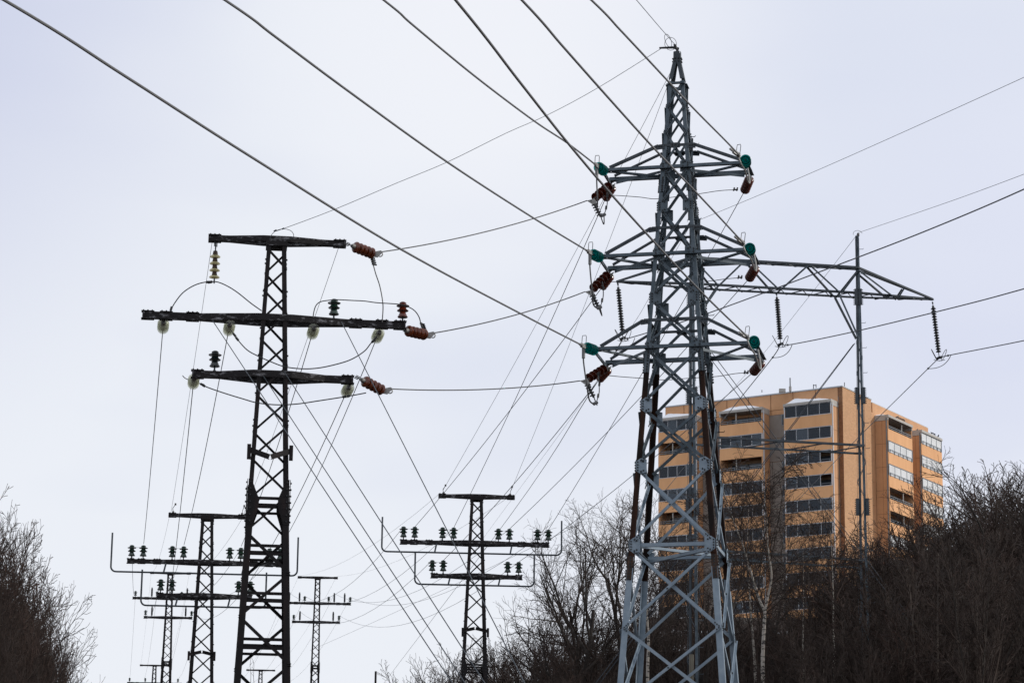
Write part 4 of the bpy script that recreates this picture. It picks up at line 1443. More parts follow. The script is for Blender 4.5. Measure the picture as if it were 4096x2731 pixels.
# ------------------------------------------------------------------ apartment block on the hill
def brick_mat():
    m = bpy.data.materials.new('orange_brick')
    m.use_nodes = True
    t = m.node_tree
    b = t.nodes['Principled BSDF']
    b.inputs['Roughness'].default_value = 0.85
    c = t.nodes.new('ShaderNodeTexCoord')
    sp = t.nodes.new('ShaderNodeSeparateXYZ')
    t.links.new(c.outputs['Object'], sp.inputs[0])
    ad = t.nodes.new('ShaderNodeMath')
    ad.operation = 'ADD'
    t.links.new(sp.outputs[0], ad.inputs[0])
    t.links.new(sp.outputs[1], ad.inputs[1])
    cb = t.nodes.new('ShaderNodeCombineXYZ')
    t.links.new(ad.outputs[0], cb.inputs[0])
    t.links.new(sp.outputs[2], cb.inputs[1])
    br = t.nodes.new('ShaderNodeTexBrick')
    br.inputs['Color1'].default_value = (0.50, 0.255, 0.115, 1)
    br.inputs['Color2'].default_value = (0.60, 0.320, 0.155, 1)
    br.inputs['Mortar'].default_value = (0.47, 0.315, 0.20, 1)
    br.inputs['Scale'].default_value = 1.0
    br.inputs['Brick Width'].default_value = 0.56
    br.inputs['Row Height'].default_value = 0.20
    br.inputs['Mortar Size'].default_value = 0.025
    t.links.new(cb.outputs[0], br.inputs['Vector'])
    t.links.new(br.outputs[0], b.inputs['Base Color'])
    return m


def pane_mat(name, col, mixf, rough, spec=0.5):
    m = glass_mat(name, (0.62, 0.68, 0.72), col, mixf, rough)
    m.node_tree.nodes['Principled BSDF'].inputs['Specular IOR Level'].default_value = spec
    return m


M.update({
    'brick_dark': mat('dark_brown_brick', (0.20, 0.095, 0.045), 0.85, 0.0, (0.28, 0.135, 0.065), 4.0),
    'brick': brick_mat(),
    'orange': mat('orange_render', (0.70, 0.365, 0.170), 0.85, 0.0, (0.82, 0.455, 0.225), 0.7, 0.3, 0.7, stretch=(1, 1, 0.22), detail=7),
    'orange_panel': mat('orange_facade_panel', (0.54, 0.290, 0.145), 0.85, 0.0, (0.64, 0.355, 0.185), 0.5, 0.3, 0.7),
    'joint': mat('dark_panel_joint', (0.20, 0.10, 0.05), 0.9),
    'concrete': mat('grey_brown_concrete', (0.235, 0.210, 0.190), 0.9, 0.0, (0.275, 0.250, 0.225), 0.6),
    'slab': mat('pale_concrete', (0.42, 0.40, 0.37), 0.85, 0.0, (0.48, 0.455, 0.42), 1.0),
    'frame': mat('white_window_frame', (0.62, 0.64, 0.67), 0.4),
    'frame_grey': mat('grey_metal_frame', (0.20, 0.23, 0.26), 0.45, 0.3),
    'inner': mat('dim_balcony_wall', (0.30, 0.20, 0.12), 0.9),
    'pane': pane_mat('dark_window_pane', (0.030, 0.042, 0.060), 0.50, 0.06),
    'pane_light': pane_mat('painted_sky_reflection_pane', (0.075, 0.100, 0.130), 0.62, 0.05),  # lighter bluish body colour stands in for reflected sky
    'pane_dark': mat('dark_window', (0.020, 0.028, 0.040), 0.1),
    'pane_pale': mat('pale_opaque_pane', (0.62, 0.63, 0.63), 0.25, 0.0, (0.72, 0.73, 0.73), 0.5),  # plain pale opaque colour for the panes of the right bays
    'snow': mat('snow', (0.80, 0.82, 0.86), 0.7, 0.0, (0.86, 0.87, 0.90), 0.8, bump=0.3),
    'metal_cap': mat('zinc_roof_edge', (0.44, 0.47, 0.50), 0.5, 0.3),
    'pigeon': mat('dark_pigeon_feathers', (0.035, 0.037, 0.045), 0.7),
    'curtain': mat('curtain_cloth', (0.36, 0.32, 0.36), 0.9),
    'cabinet': mat('white_cabinet', (0.75, 0.75, 0.75), 0.5),
})
eR = V((0.53, 0.848, 0))
eR.normalize()
eL = V((-eR.y, eR.x, 0))
BC = S(3369, 1545, 321)
ZT = BC.z
BC = V((BC.x, BC.y, 0))
ZB = 43.2
BLD = thing('apartment_block', 'tall orange and brick apartment block with stacked balconies on the wooded hill', 'building', (BC.x, BC.y, ZB))


def pt(l, r, z):
    return BC + eL * l + eR * r + ZU * z


def bx_(mb, l0, l1, r0, r1, z0, z1):
    mb.sweep([pt(l0, r0, z0), pt(l1, r0, z0), pt(l1, r1, z0), pt(l0, r1, z0)], [pt(l0, r0, z1), pt(l1, r0, z1), pt(l1, r1, z1), pt(l0, r1, z1)])
    return mb


zr = S(3333, 1594.7, pt(0.5, -2, 0).y).z          # top of the bay roofs
PITCH = 3.0
ROW0 = zr - 0.32                                   # top of the first glazing row
bx_(MB(), 0.02, 25.0, 9.0, 26.8, ZB, ZT - 0.3).build('body_wall', 'orange_panel', BLD)
bx_(MB(), 0.55, 25.0, 0.0, 8.9, ZB, ZT - 0.3).build('body_wall', 'joint', BLD)
bx_(MB(), -0.03, 0.53, -0.03, 8.55, ZB, ZT - 0.05).build('brick_wall', 'brick', BLD)
# parapet bands made of panels with joints
mb = MB()
z0 = zr - 0.75
l = 0.56
while l < 25.0:
    l1 = min(l + 3.1, 25.0)
    bx_(mb, l + 0.05, l1 - 0.05, -0.06, 0.2, z0 + 0.62, ZT - 0.06)
    bx_(mb, l + 0.05, l1 - 0.05, -0.06, 0.2, z0, z0 + 0.56)
    l = l1
mb.build('parapet', 'orange_panel', BLD)
mb = MB()
r = 8.62
while r < 26.7:
    r1 = min(r + 3.05, 26.8)
    bx_(mb, 0.20, 0.5, r + 0.05, r1 - 0.05, zr - 1.2, ZT - 0.30)
    r = r1
mb.build('parapet', 'orange_panel', BLD)
mb = MB()
bx_(mb, -0.08, 25.1, -0.12, 0.45, ZT - 0.05, ZT + 0.10)
bx_(mb, -0.09, 0.45, 0.46, 8.6, ZT - 0.05, ZT + 0.10)
bx_(mb, 0.10, 0.7, 8.62, 26.9, ZT - 0.29, ZT - 0.16)
mb.build('roof_edge', 'metal_cap', BLD)
mb = MB()
bx_(mb, 0.5, 25.0, 0.46, 26.7, ZT - 0.29, ZT - 0.20)
mb.build('roof', 'snow', BLD)
# side strip and upright joints of the right face
mb = MB()
zz = ZT - 1.6
while zz > ZB:
    bx_(mb, 0.0, 0.018, 8.6, 9.55, zz - 2.95, zz)
    zz -= 3.0
mb.build('facade_panel', 'orange_panel', BLD)
mb = MB()
zz = ZT - 1.6
while zz > ZB:
    bx_(mb, 0.0, 0.018, 17.25, 20.15, zz - 2.95, zz)
    zz -= 3.0
mb.build('facade_panel', 'orange_panel', BLD)
bx_(MB(), 0.525, 0.56, -0.05, 0.0, ZB, ZT - 0.06).build('brick_pier', 'brick_dark', BLD)
mb = MB()
bx_(mb, -0.02, 0.525, -0.045, -0.031, ZB, ZT - 0.06)
mb.build('brick_pier', 'brick_dark', BLD)
bx_(MB(), 0.53, 0.60, -0.05, 0.0, ZB, ZT - 1.2).build('downpipe', 'frame_grey', BLD)
# recesses of grey concrete with small windows
for l0, l1 in ((7.12, 10.08), (16.15, 19.55)):
    mb = MB()
    zz = zr - 0.78
    while zz > ZB:
        bx_(mb, l0, l1, -0.05, -0.005, zz - 2.93, zz)
        zz -= 3.0
    mb.build('concrete_panel', 'concrete', BLD)
    k = 0
    while ROW0 - 1.6 - PITCH * k > ZB:
        zt_ = ROW0 - 0.45 - PITCH * k
        f = bx_(MB(), l0 + 0.12, l0 + 1.25, -0.10, -0.04, zt_ - 1.45, zt_).build('window', 'frame_grey', BLD)
        bx_(MB(), l0 + 0.20, l0 + 1.17, -0.12, -0.095, zt_ - 1.37, zt_ - 0.08).build('pane', 'pane_dark', f)
        k += 1


RB = random.Random(19)


def bay(axis, s0, s1, depth, glazing, pale, panes=4):
    """a stack of balconies. axis 'L': on the left face (s along eL, projecting to -eR); axis 'R': on the right face"""
    def B(mb, a0, a1, d0, d1, z0_, z1_):
        if axis == 'L':
            return bx_(mb, a0, a1, -d1, -d0, z0_, z1_)
        return bx_(mb, -d1, -d0, a0, a1, z0_, z1_)
    D = depth
    for a0, a1, b0, b1 in ((s0, s0 + 0.16, s0 + 0.03, s0 + 0.13), (s1 - 0.16, s1, s1 - 0.13, s1 - 0.03)):
        mb = MB()
        zz = zr - 0.74
        while zz > ZB:
            B(mb, a0, a1, 0.03, D * 0.52, zz - 2.96, zz)
            B(mb, a0, a1, D * 0.52 + 0.04, D - 0.02, zz - 2.96, zz)
            zz -= 3.0
        sw = mb.build('side_wall', 'orange_panel', BLD)
        B(MB(), b0, b1, 0.02, D - 0.04, ZB, zr - 0.8).build('joint', 'joint', sw)
    mb = MB()
    B(mb, s0 - 0.05, s0 + 0.13, 0.0, D + 0.02, zr - 0.72, zr - 0.31)
    B(mb, s1 - 0.13, s1 + 0.05, 0.0, D + 0.02, zr - 0.72, zr - 0.31)
    B(mb, s0 - 0.06, s1 + 0.06, 0.0, D + 0.12, zr - 0.32, zr)
    ro = mb.build('bay_roof', 'slab', BLD)
    if axis == 'L' or s0 < 15:
        # snow lying on the bay roof, thicker towards the wall
        mb = MB()
        nn, mm = 14, 6
        rnd = random.Random(int(s0 * 10))
        hs = [0.34 + 0.26 * (i / nn) + 0.05 * math.sin(i * 0.6 + s0) + rnd.uniform(-0.03, 0.03) for i in range(nn + 1)]
        if axis == 'R':
            hs = [0.5 * max(0.05, 1 - i / 6) for i in range(nn + 1)]
        for i in range(nn + 1):
            for j in range(mm + 1):
                a = s0 + (s1 - s0) * i / nn
                d_ = D * 0.98 * j / mm
                edge = min(1.0, (i / nn * 3.0) ** 0.6, ((nn - i) / nn * 7.0) ** 0.5)
                z_ = zr + 0.005 + edge * hs[i] * 1.5 * math.sin(math.pi * min(1.0, (mm - j) / mm * 0.62 + 0.0)) * (1 if j < mm else 0)
                mb.v.append(pt(a, -d_, z_) if axis == 'L' else pt(-d_, a, z_))
        for i in range(nn):
            for j in range(mm):
                q0 = i * (mm + 1) + j
                mb.f.append((q0, q0 + 1, q0 + mm + 2, q0 + mm + 1))
        mb.build('snow_cap', 'snow', ro, True)
    k = 0
    while ROW0 - PITCH * k - 2.0 > ZB:
        zt_ = ROW0 - PITCH * k
        zs = zt_ - 1.50
        mode = glazing[k] if k < len(glazing) else 'g'
        mb = MB()
        B(mb, s0 - 0.01, s1 + 0.01, D - 0.13, D, zt_ - PITCH + 0.03, zs)
        bal = mb.build('balcony', 'orange', BLD)
        mb = MB()
        B(mb, s0 + 0.16, s1 - 0.16, 0.04, D - 0.14, zs - 1.18, zs - 1.0)
        mb.build('floor_slab', 'slab', bal)
        mb = MB()
        B(mb, s0 + 0.16, s1 - 0.16, 0.0, 0.03, zs - 1.0, zt_)
        mb.build('back_wall', 'inner', bal)
        mb = MB()
        w_ = (s1 - s0)
        for a0, a1 in ((0.12, 0.88),):
            B(mb, s0 + w_ * a0, s0 + w_ * a1, 0.032, 0.06, zs - 0.3, zt_ - 0.35)
        mb.build('inner_window', 'pane_dark', bal)
        if mode == 'g' or mode == 'h':
            fm = 'frame'
            mb = MB()
            B(mb, s0, s1, D - 0.10, D + 0.02, zt_ - 0.06, zt_)
            B(mb, s0, s1, D - 0.10, D + 0.02, zs, zs + 0.06)
            for j in range(panes + 1):
                a = s0 + (w_ - 0.09) * j / panes
                wj = 0.11 if j in (0, panes) else 0.045
                B(mb, a - (0.04 if j == panes else 0), a + wj - (0.04 if j == panes else 0), D - 0.09, D + 0.03 if j in (0, panes) else D + 0.01, zs + 0.09, zt_ - 0.09)
            mb.build('glazing_frame', fm if not pale else 'frame_grey', bal)
            j0 = 1 if mode == 'h' else 0
            for j in range(j0, panes):
                a = s0 + (w_ - 0.09) * j / panes
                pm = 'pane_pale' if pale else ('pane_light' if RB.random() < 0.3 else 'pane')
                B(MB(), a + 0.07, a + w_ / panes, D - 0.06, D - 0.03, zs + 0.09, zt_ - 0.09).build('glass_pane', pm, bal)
            if not pale:
                for q in range(RB.choice((0, 1, 1, 2))):
                    a = s0 + 0.4 + (w_ - 1.8) * RB.random()
                    kd = RB.random()
                    if kd < 0.5:
                        B(MB(), a, a + RB.uniform(0.4, 0.9), D - 0.40, D - 0.34, zs - 0.4, zt_ - 0.1).build('curtain', RB.choice(('curtain', 'slab', 'inner')), bal)
                    else:
                        B(MB(), a, a + RB.uniform(0.5, 0.8), D - 0.9, D - 0.4, zs - 0.98, zs + RB.uniform(0.2, 0.7)).build('cabinet', RB.choice(('cabinet', 'slab')), bal)
            mb = MB()
            B(mb, s0 + 0.15, s1 - 0.15, D - 0.26 if not pale else D + 0.06, D - 0.21 if not pale else D + 0.10, zs + 0.34, zs + 0.40)
            for j in range(6):
                a = s0 + 0.4 + (w_ - 0.8) * j / 5
                B(mb, a, a + 0.04, D - 0.25 if not pale else D + 0.0, D - 0.22 if not pale else D + 0.09, zs - 0.1, zs + 0.34)
            mb.build('railing', 'frame_grey', bal)
        else:
            mb = MB()
            for zz in (0.16, 0.40):
                B(mb, s0 + 0.1, s1 - 0.1, D - 0.10, D - 0.04, zs + zz, zs + zz + 0.06)
            for j in range(7):
                a = s0 + 0.15 + (w_ - 0.3) * j / 6
                B(mb, a, a + 0.04, D - 0.09, D - 0.05, zs, zs + 0.40)
            mb.build('railing', 'frame_grey', bal)
            B(MB(), s0 + w_ * 0.62, s0 + w_ * 0.62 + 0.12, D - 0.3, D - 0.18, zs, zt_).build('post', 'slab', bal)
        k += 1
    # white downpipe along the front corner
    mb = MB()
    a = s0 - 0.05 if axis == 'L' else s0 - 0.05
    B(mb, a - 0.08, a + 0.02, D - 0.25, D - 0.13, ZB, zr - 0.36)
    mb.build('downpipe', 'frame' if axis == 'L' else 'frame_grey', BLD)


bay('L', 0.62, 7.10, 2.0, 'gghhggggg', False)
bay('L', 10.10, 16.12, 2.0, 'ogoggggggg', False, 4)
bay('L', 19.60, 24.95, 2.0, 'goggoggggg', False, 4)
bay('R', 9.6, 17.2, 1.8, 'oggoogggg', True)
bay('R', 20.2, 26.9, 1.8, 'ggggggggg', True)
# things on the roof
for k, (x, y0, y1, rr, lb) in enumerate(((3048, 1587, 1559, 0.05, 'short rooftop rod antenna left of the tall one'), (3161, 1571, 1511, 0.07, 'tall rooftop antenna with small boxes at its foot'), (3254, 1559, 1537, 0.05, 'rooftop antenna with a small crossbar'), (3378, 1545, 1529, 0.05, 'short rod antenna over the brick corner of the apartment block'))):
    p = S(x, y0, 324)
    p.z = ZT - 0.2
    top = S(x, y1, 324)
    T = thing('rooftop_antenna', lb, 'antenna', p, 'rooftop antennas')
    MB().tube([p, V((p.x, p.y, top.z))], rr, 6).build('mast', 'galv_dark', T)
    if k == 1:
        MB().box(p + ZU * 0.5, V((1, 0, 0)), V((0, 1, 0)), ZU, 0.3, 0.25, 0.6).box(p + ZU * 0.25 + V((-1.0, 0, 0)), V((1, 0, 0)), V((0, 1, 0)), ZU, 0.8, 0.5, 0.45).build('equipment_box', 'slab', T)
    if k == 2:
        MB().tube([V((p.x, p.y, top.z - 0.1)), V((p.x + 0.35, p.y, top.z - 0.12))], 0.05, 5).tube([V((p.x + 0.33, p.y, top.z + 0.02)), V((p.x + 0.33, p.y, top.z - 0.45))], 0.05, 5).build('crossbar', 'galv_dark', T)
# pigeons on the right hand bay roofs
def bird(p, hd, label):
    c, s = math.cos(hd), math.sin(hd)
    f = V((c, s, 0))
    mb = MB()
    pts = [(-0.24, 0.10, 0.015), (-0.16, 0.115, 0.04), (-0.05, 0.14, 0.085), (0.05, 0.17, 0.09), (0.11, 0.215, 0.055), (0.135, 0.25, 0.042), (0.165, 0.268, 0.044), (0.20, 0.262, 0.022), (0.235, 0.255, 0.004)]
    mb.tube([p + f * (a * 1.1) + ZU * (b * 1.1) for a, b, _ in pts], [r_ * 1.1 for *_, r_ in pts], 8)
    for s_ in (-1, 1):
        sd_ = V((-s, c, 0)) * (0.03 * s_)
        mb.tube([p + sd_ + ZU * 0.11, p + sd_], 0.008, 4)
    o = mb.build('pigeon', 'pigeon', None, True, p.copy())
    tag(o, label, 'bird', 'pigeons on the bay roofs')
spots = [(1.86, 12.4), (1.86, 12.9), (1.86, 13.4), (1.86, 14.0), (1.86, 14.6)]
for k, (d_, r_) in enumerate(spots):
    bird(pt(-d_, r_, zr + 0.002), 0.4 + 0.9 * k, 'dark pigeon on the nearer right bay roof, %s of five from the left' % ordn[k])
for k, (d_, r_) in enumerate([(1.0, 20.8), (1.86, 23.6), (1.86, 24.4), (1.86, 25.7)]):
    bird(pt(-d_, r_, zr + 0.002), 1.0 + 1.3 * k, 'dark pigeon on the farther right bay roof, %s of four from the left' % ordn[k])
# banks of snow along the foot of the block
for k, (d0, zc) in enumerate(((3.6, 0.0), (7.5, -0.9))):
    mb = MB()
    nn = 60
    rnd = random.Random(k)
    for i in range(nn + 1):
        l = -6 + 34 * i / nn
        c = pt(l, -d0 - rnd.uniform(0, 0.4), 0)
        zg = ground(c.x, c.y)
        h = 0.5 + rnd.uniform(-0.25, 0.25)
        for dd, zz in ((-0.9, -0.1), (-0.4, h * 0.8), (0.1, h), (0.7, -0.1)):
            mb.v.append(pt(l, -d0 + dd, zg + zz))
    for i in range(nn):
        for j in range(3):
            q = i * 4 + j
            mb.f.append((q, q + 1, q + 5, q + 4))
    tag(mb.build('snow_bank', 'snow', None, True), 'bank of old snow along the foot of the apartment block, %s one' % ('upper', 'lower')[k], 'snow', kind='stuff')
# ------------------------------------------------------------------ bare trees and thicket
def grow(mbT, mbC, rnd, p, d, ln, r, lvl, pr):
    """one limb with its side shoots"""
    nseg = pr['seg'][lvl]
    wig, trop = pr['wig'][lvl], pr['trop'][lvl]
    tip = max(pr['tip'], r * (pr.get('top', 0.12) if lvl == 0 else 0.30))
    pts, rad = [p.copy()], [r]
    dd = d.copy()
    for k in range(nseg):
        dd = (dd + V((rnd.uniform(-wig, wig), rnd.uniform(-wig, wig), rnd.uniform(-wig, wig) + trop))).normalized()
        p = p + dd * (ln / nseg)
        pts.append(p.copy())
        rad.append(r + (tip - r) * (k + 1) / nseg)
    mb = mbT if lvl <= pr['trunk_lvl'] else mbC
    mb.tube(pts, rad, pr['sides'][lvl], False)
    if lvl + 1 >= len(pr['seg']):
        return
    n = pr['n'][lvl]
    t0 = pr['t0'][lvl]
    for k in range(n):
        t = t0 + (1 - t0) * (k + rnd.uniform(0.1, 0.9)) / n
        f = t * nseg
        i = min(nseg - 1, int(f))
        c = pts[i].lerp(pts[i + 1], f - i)
        ax = (pts[i + 1] - pts[i]).normalized()
        o = ax.orthogonal().normalized()
        az = rnd.uniform(0, 2 * math.pi)
        side = o * math.cos(az) + ax.cross(o) * math.sin(az)
        an = math.radians(rnd.uniform(*pr['ang'][lvl]))
        nd = ax * math.cos(an) + side * math.sin(an)
        l2 = ln * rnd.uniform(*pr['lr'][lvl]) * (1.15 - 0.55 * t)
        r2 = min(rad[i] * 0.75, max(pr['tip'], r * pr['rr'][lvl]))
        grow(mbT, mbC, rnd, c, nd, l2, r2, lvl + 1, pr)


def make_tree(name, seed, H, pr, stems=1, spread=0.0, bark='bark', twig='twig', lean=0.0, r0=0.16):
    rnd = random.Random(seed)
    T = thing(name, '', '', (0, 0, 0))
    a, b = MB(), MB()
    for s_ in range(stems):
        az = 2 * math.pi * (s_ + rnd.uniform(-0.3, 0.3)) / max(1, stems)
        tl = spread * rnd.uniform(0.4, 1.0)
        d = V((math.cos(az) * tl + lean, math.sin(az) * tl, 1)).normalized()
        p = V((math.cos(az), math.sin(az), 0)) * (0.25 * (stems > 1))
        grow(a, b, rnd, p, d, H * rnd.uniform(0.82, 1.0) * (1.0 if stems == 1 else rnd.uniform(0.75, 1.0)), r0 * rnd.uniform(0.8, 1.1), 0, pr)
    a.build('trunk', bark, T)
    b.build('crown', twig, T)
    return T


BROAD = dict(top=0.40, seg=[8, 6, 4, 3, 2], wig=[0.10, 0.16, 0.20, 0.24, 0.3], trop=[0.03, 0.07, 0.05, 0.03, 0.02], n=[10, 6, 5, 5], t0=[0.32, 0.2, 0.15, 0.1], ang=[(28, 52), (28, 55), (28, 58), (25, 60)],
             lr=[(0.48, 0.68), (0.45, 0.65), (0.42, 0.65), (0.4, 0.7)], rr=[0.42, 0.42, 0.45, 0.6], sides=[8, 6, 4, 3, 3], tip=0.0075, trunk_lvl=1)
BUSH = dict(seg=[6, 4, 3, 2], wig=[0.12, 0.18, 0.22, 0.3], trop=[0.05, 0.08, 0.06, 0.03], n=[10, 7, 5], t0=[0.18, 0.15, 0.1], ang=[(18, 42), (20, 46), (20, 55)],
            lr=[(0.34, 0.52), (0.36, 0.56), (0.35, 0.6)], rr=[0.45, 0.5, 0.6], sides=[5, 4, 3, 3], tip=0.0078, trunk_lvl=0)
BIRCH = dict(seg=[9, 5, 4, 3], wig=[0.05, 0.10, 0.16, 0.2], trop=[0.05, 0.02, -0.06, -0.10], n=[17, 7, 5], t0=[0.30, 0.2, 0.1], ang=[(25, 48), (25, 55), (25, 60)],
             lr=[(0.22, 0.36), (0.36, 0.60), (0.35, 0.6)], rr=[0.26, 0.45, 0.6], sides=[8, 4, 3, 3], tip=0.0075, trunk_lvl=0)
M['birch_bark'] = mat('white_birch_bark', (0.018, 0.016, 0.015), 0.8, 0.0, (0.36, 0.325, 0.285), 3.0, 0.40, 0.47, 0.2, (1.2, 1.2, 3.5))
M['pale_bark'] = mat('pale_grey_bark', (0.04, 0.030, 0.024), 0.9, 0.0, (0.125, 0.10, 0.08), 5, 0.35, 0.7, 0.3, (1, 1, 0.3))

broads = [make_tree('bare_tree', 3, 15.0, BROAD, lean=-0.10, r0=0.24), make_tree('bare_tree', 8, 15.0, BROAD, r0=0.22), make_tree('bare_tree', 21, 13.0, BROAD, lean=0.06, r0=0.20)]
bushes = [make_tree('bush', 31 + i, 8.0, BUSH, 7, 0.30, 'bark' if i % 2 else 'twig', 'twig' if i != 2 else 'twig_red', r0=0.055) for i in range(4)]
poles_ = [make_tree('young_tree', 51 + i, 10.0, dict(BUSH, n=[17, 7, 5], lr=[(0.20, 0.34), (0.36, 0.56), (0.35, 0.6)], ang=[(22, 45), (20, 46), (20, 55)]), 2, 0.06, 'pale_bark' if i else 'bark', 'twig', r0=0.075) for i in range(2)]
PROTO_H = {}
for T in broads + bushes + poles_:
    h = 0
    for ch in T.children:
        h = max(h, max(v.co.z for v in ch.data.vertices))
    PROTO_H[T.name] = h
first = set()


def plant(proto, px, ytop, Y, label, cat, group, rnd, hscale=None, wide=1.0):
    """a copy of proto at ground distance Y in picture column px, its top at picture height ytop"""
    a = S(px, ytop, Y)
    g0 = ground(a.x, Y) - 0.1
    h = max(2.2, a.z - g0)
    s_ = h / PROTO_H[proto.name]
    sw = s_ * wide * rnd.uniform(0.9, 1.1)
    rz = rnd.uniform(0, 6.28)
    if proto.name not in first:
        first.add(proto.name)
        proto.location = (a.x, Y, g0)
        proto.rotation_euler = (0, 0, rz)
        proto.scale = (sw, sw, s_)
        o = proto
    else:
        o = dup(proto, (a.x, Y, g0), rz, (sw, sw, s_))
    return tag(o, label, cat, group)


rnd = random.Random(5)
X = lambda d: d * 4096 / 2352          # from the 2352 wide picture
Yp = lambda d: d * 2731 / 1568
# the separate tall trees left of the grey tower and behind its legs
big = [(1290, 1158, 108, 0, 'tall bare tree with arching twigs, outermost left of the grey tower'), (1345, 1165, 114, 1, 'tall bare tree standing between two others left of the grey tower'),
       (1418, 1118, 110, 2, 'tall bare tree directly left of the grey tower legs'), (1470, 1110, 118, 1, 'bare tree rising behind the left leg of the grey tower'),
       (1245, 1330, 104, 2, 'lower bare tree at the left foot of the tall trees')]
for k, (x, y, Yd, pi, lb) in enumerate(big):
    o = plant(broads[pi], X(x + 30), Yp(y), Yd, lb, 'tree', None, rnd, wide=0.85)
    if k == 0:
        o.rotation_euler = (0, 0, 0.0)
prof = [(960, 1545), (1010, 1505), (1100, 1478), (1200, 1450), (1300, 1425), (1430, 1410), (1520, 1395), (1700, 1385), (1860, 1385), (1950, 1300), (2030, 1225), (2080, 1170), (2150, 1125), (2250, 1110), (2352, 1055), (2480, 1010)]
def profile(x):
    for (a, ya), (b, yb_) in zip(prof, prof[1:]):
        if a <= x <= b:
            return ya + (yb_ - ya) * (x - a) / (b - a)
    return prof[-1][1] if x > 2000 else prof[0][1]
THICK = 'bare brown bush in the dense dark thicket on the right slope'
SHRUB = 'bare brown shrub in the low thicket left of the grey tower'
BEHIND = 'bare brown bush in the thicket between grey tower and apartment block'
n_b = 0
for (Yd, step, off, jit) in ((134, 30, 0, 30), (122, 28, 18, 40), (110, 28, 60, 50), (100, 30, 120, 60), (90, 34, 190, 60)):
    x = 965 + rnd.uniform(0, 20)
    while x < 2480:
        y = profile(x) + off + rnd.uniform(-0.35, 1.0) * jit
        if 1440 < x < 1930:
            y += 0 if off < 20 else 30
        if x < 1440:
            lb, gp = SHRUB, 'shrubs left of the grey tower'
            y = profile(x) + 0.55 * off + rnd.uniform(-0.3, 1.0) * jit * 0.7
        elif x < 1950:
            lb, gp = BEHIND, 'bushes between grey tower and apartment block'
        else:
            lb, gp = THICK, 'bushes of the right thicket'
        if y < 1560:
            pr = bushes[rnd.randrange(4)] if rnd.random() < 0.8 or x < 1440 else poles_[rnd.randrange(2)]
            if pr in poles_:
                lb2, ct, gp2 = 'slender bare young tree among the brown bushes of the wooded slope', 'tree', 'young trees on the slope'
            else:
                lb2, ct, gp2 = lb, 'bush', gp
            plant(pr, X(x), Yp(y), Yd + rnd.uniform(-4, 4), lb2, ct, gp2, rnd, wide=1.25 if x > 1440 else 1.0)
            n_b += 1
        x += step * rnd.uniform(0.7, 1.3) * (0.85 if x > 1950 else (1.25 if x > 1440 else 0.9))
for x, y, Yd in ((1948, 1330, 86), (1972, 1300, 85), (1990, 1345, 83), (2008, 1290, 86), (2035, 1320, 84), (1960, 1400, 80), (2000, 1400, 80), (1905, 1420, 84)):
    plant(bushes[rnd.randrange(4)], X(x), Yp(y), Yd, THICK if x > 1950 else BEHIND, 'bush', 'bushes of the right thicket' if x > 1950 else 'bushes between grey tower and apartment block', rnd, wide=1.1)
for k in range(18):
    x = rnd.uniform(1700, 2440)
    y = profile(x) + rnd.uniform(20, 170)
    plant(poles_[1] if rnd.random() < 0.75 else poles_[0], X(x), Yp(y), rnd.uniform(76, 92), 'slender bare young tree among the brown bushes of the wooded slope', 'tree', 'young trees on the slope', rnd, wide=0.8)
for x, y, Yd, pi in ((1545, 1240, 112, 1), (1605, 1195, 104, 2), (1680, 1160, 100, 0), (1745, 1185, 108, 2), (1815, 1205, 102, 1), (1885, 1235, 110, 2)):
    plant(broads[pi], X(x), Yp(y), Yd, 'bare tree whose twigs veil the lower floors of the apartment block', 'tree', 'trees veiling the apartment block', rnd, wide=0.72)
# taller trees standing out of the right thicket
for x, y, Yd, pi, lb in ((2310, 1010, 104, 1, 'bare tree overtopping the thicket at the right margin'), (2215, 1075, 112, 2, 'bare broad crowned tree in the thicket right of the apartment block'), (2105, 1130, 118, 0, 'bare spreading tree in front of the apartment block\'s right bays'),
                        (1985, 1235, 112, 2, 'bare tree in front of the brick corner, left of the thicket'), (2400, 1000, 108, 0, 'bare tree at the very edge of the right thicket')):
    plant(broads[pi], X(x), Yp(y), Yd, lb, 'tree', None, rnd, wide=1.0)
# left thicket
lp = [(-90, 1095), (-45, 1135), (0, 1185), (35, 1270), (65, 1330), (95, 1410), (118, 1480), (135, 1545)]
def lprofile(x):
    for (a, ya), (b, yb_) in zip(lp, lp[1:]):
        if a <= x <= b:
            return ya + (yb_ - ya) * (x - a) / (b - a)
    return lp[-1][1]
for (Yd, step, off) in ((86, 12, 0), (78, 12, 25), (70, 14, 85), (62, 22, 160)):
    x = -95 + rnd.uniform(0, 15)
    while x < 120:
        y = lprofile(x) + off + rnd.uniform(-10, 35)
        if y < 1560:
            plant(bushes[rnd.randrange(4)], X(x), Yp(y), Yd + rnd.uniform(-3, 3), 'bare dark bush in the thicket at the left margin', 'bush', 'bushes of the left thicket', rnd, wide=0.6)
        x += step * rnd.uniform(0.7, 1.3)
plant(broads[1], X(-88), Yp(1140), 80, 'bare tree overtopping the thicket at the left margin', 'tree', None, rnd, wide=0.55)
plant(broads[2], X(-30), Yp(1215), 82, 'bare tree on the slanting edge of the left thicket', 'tree', None, rnd, wide=0.45)

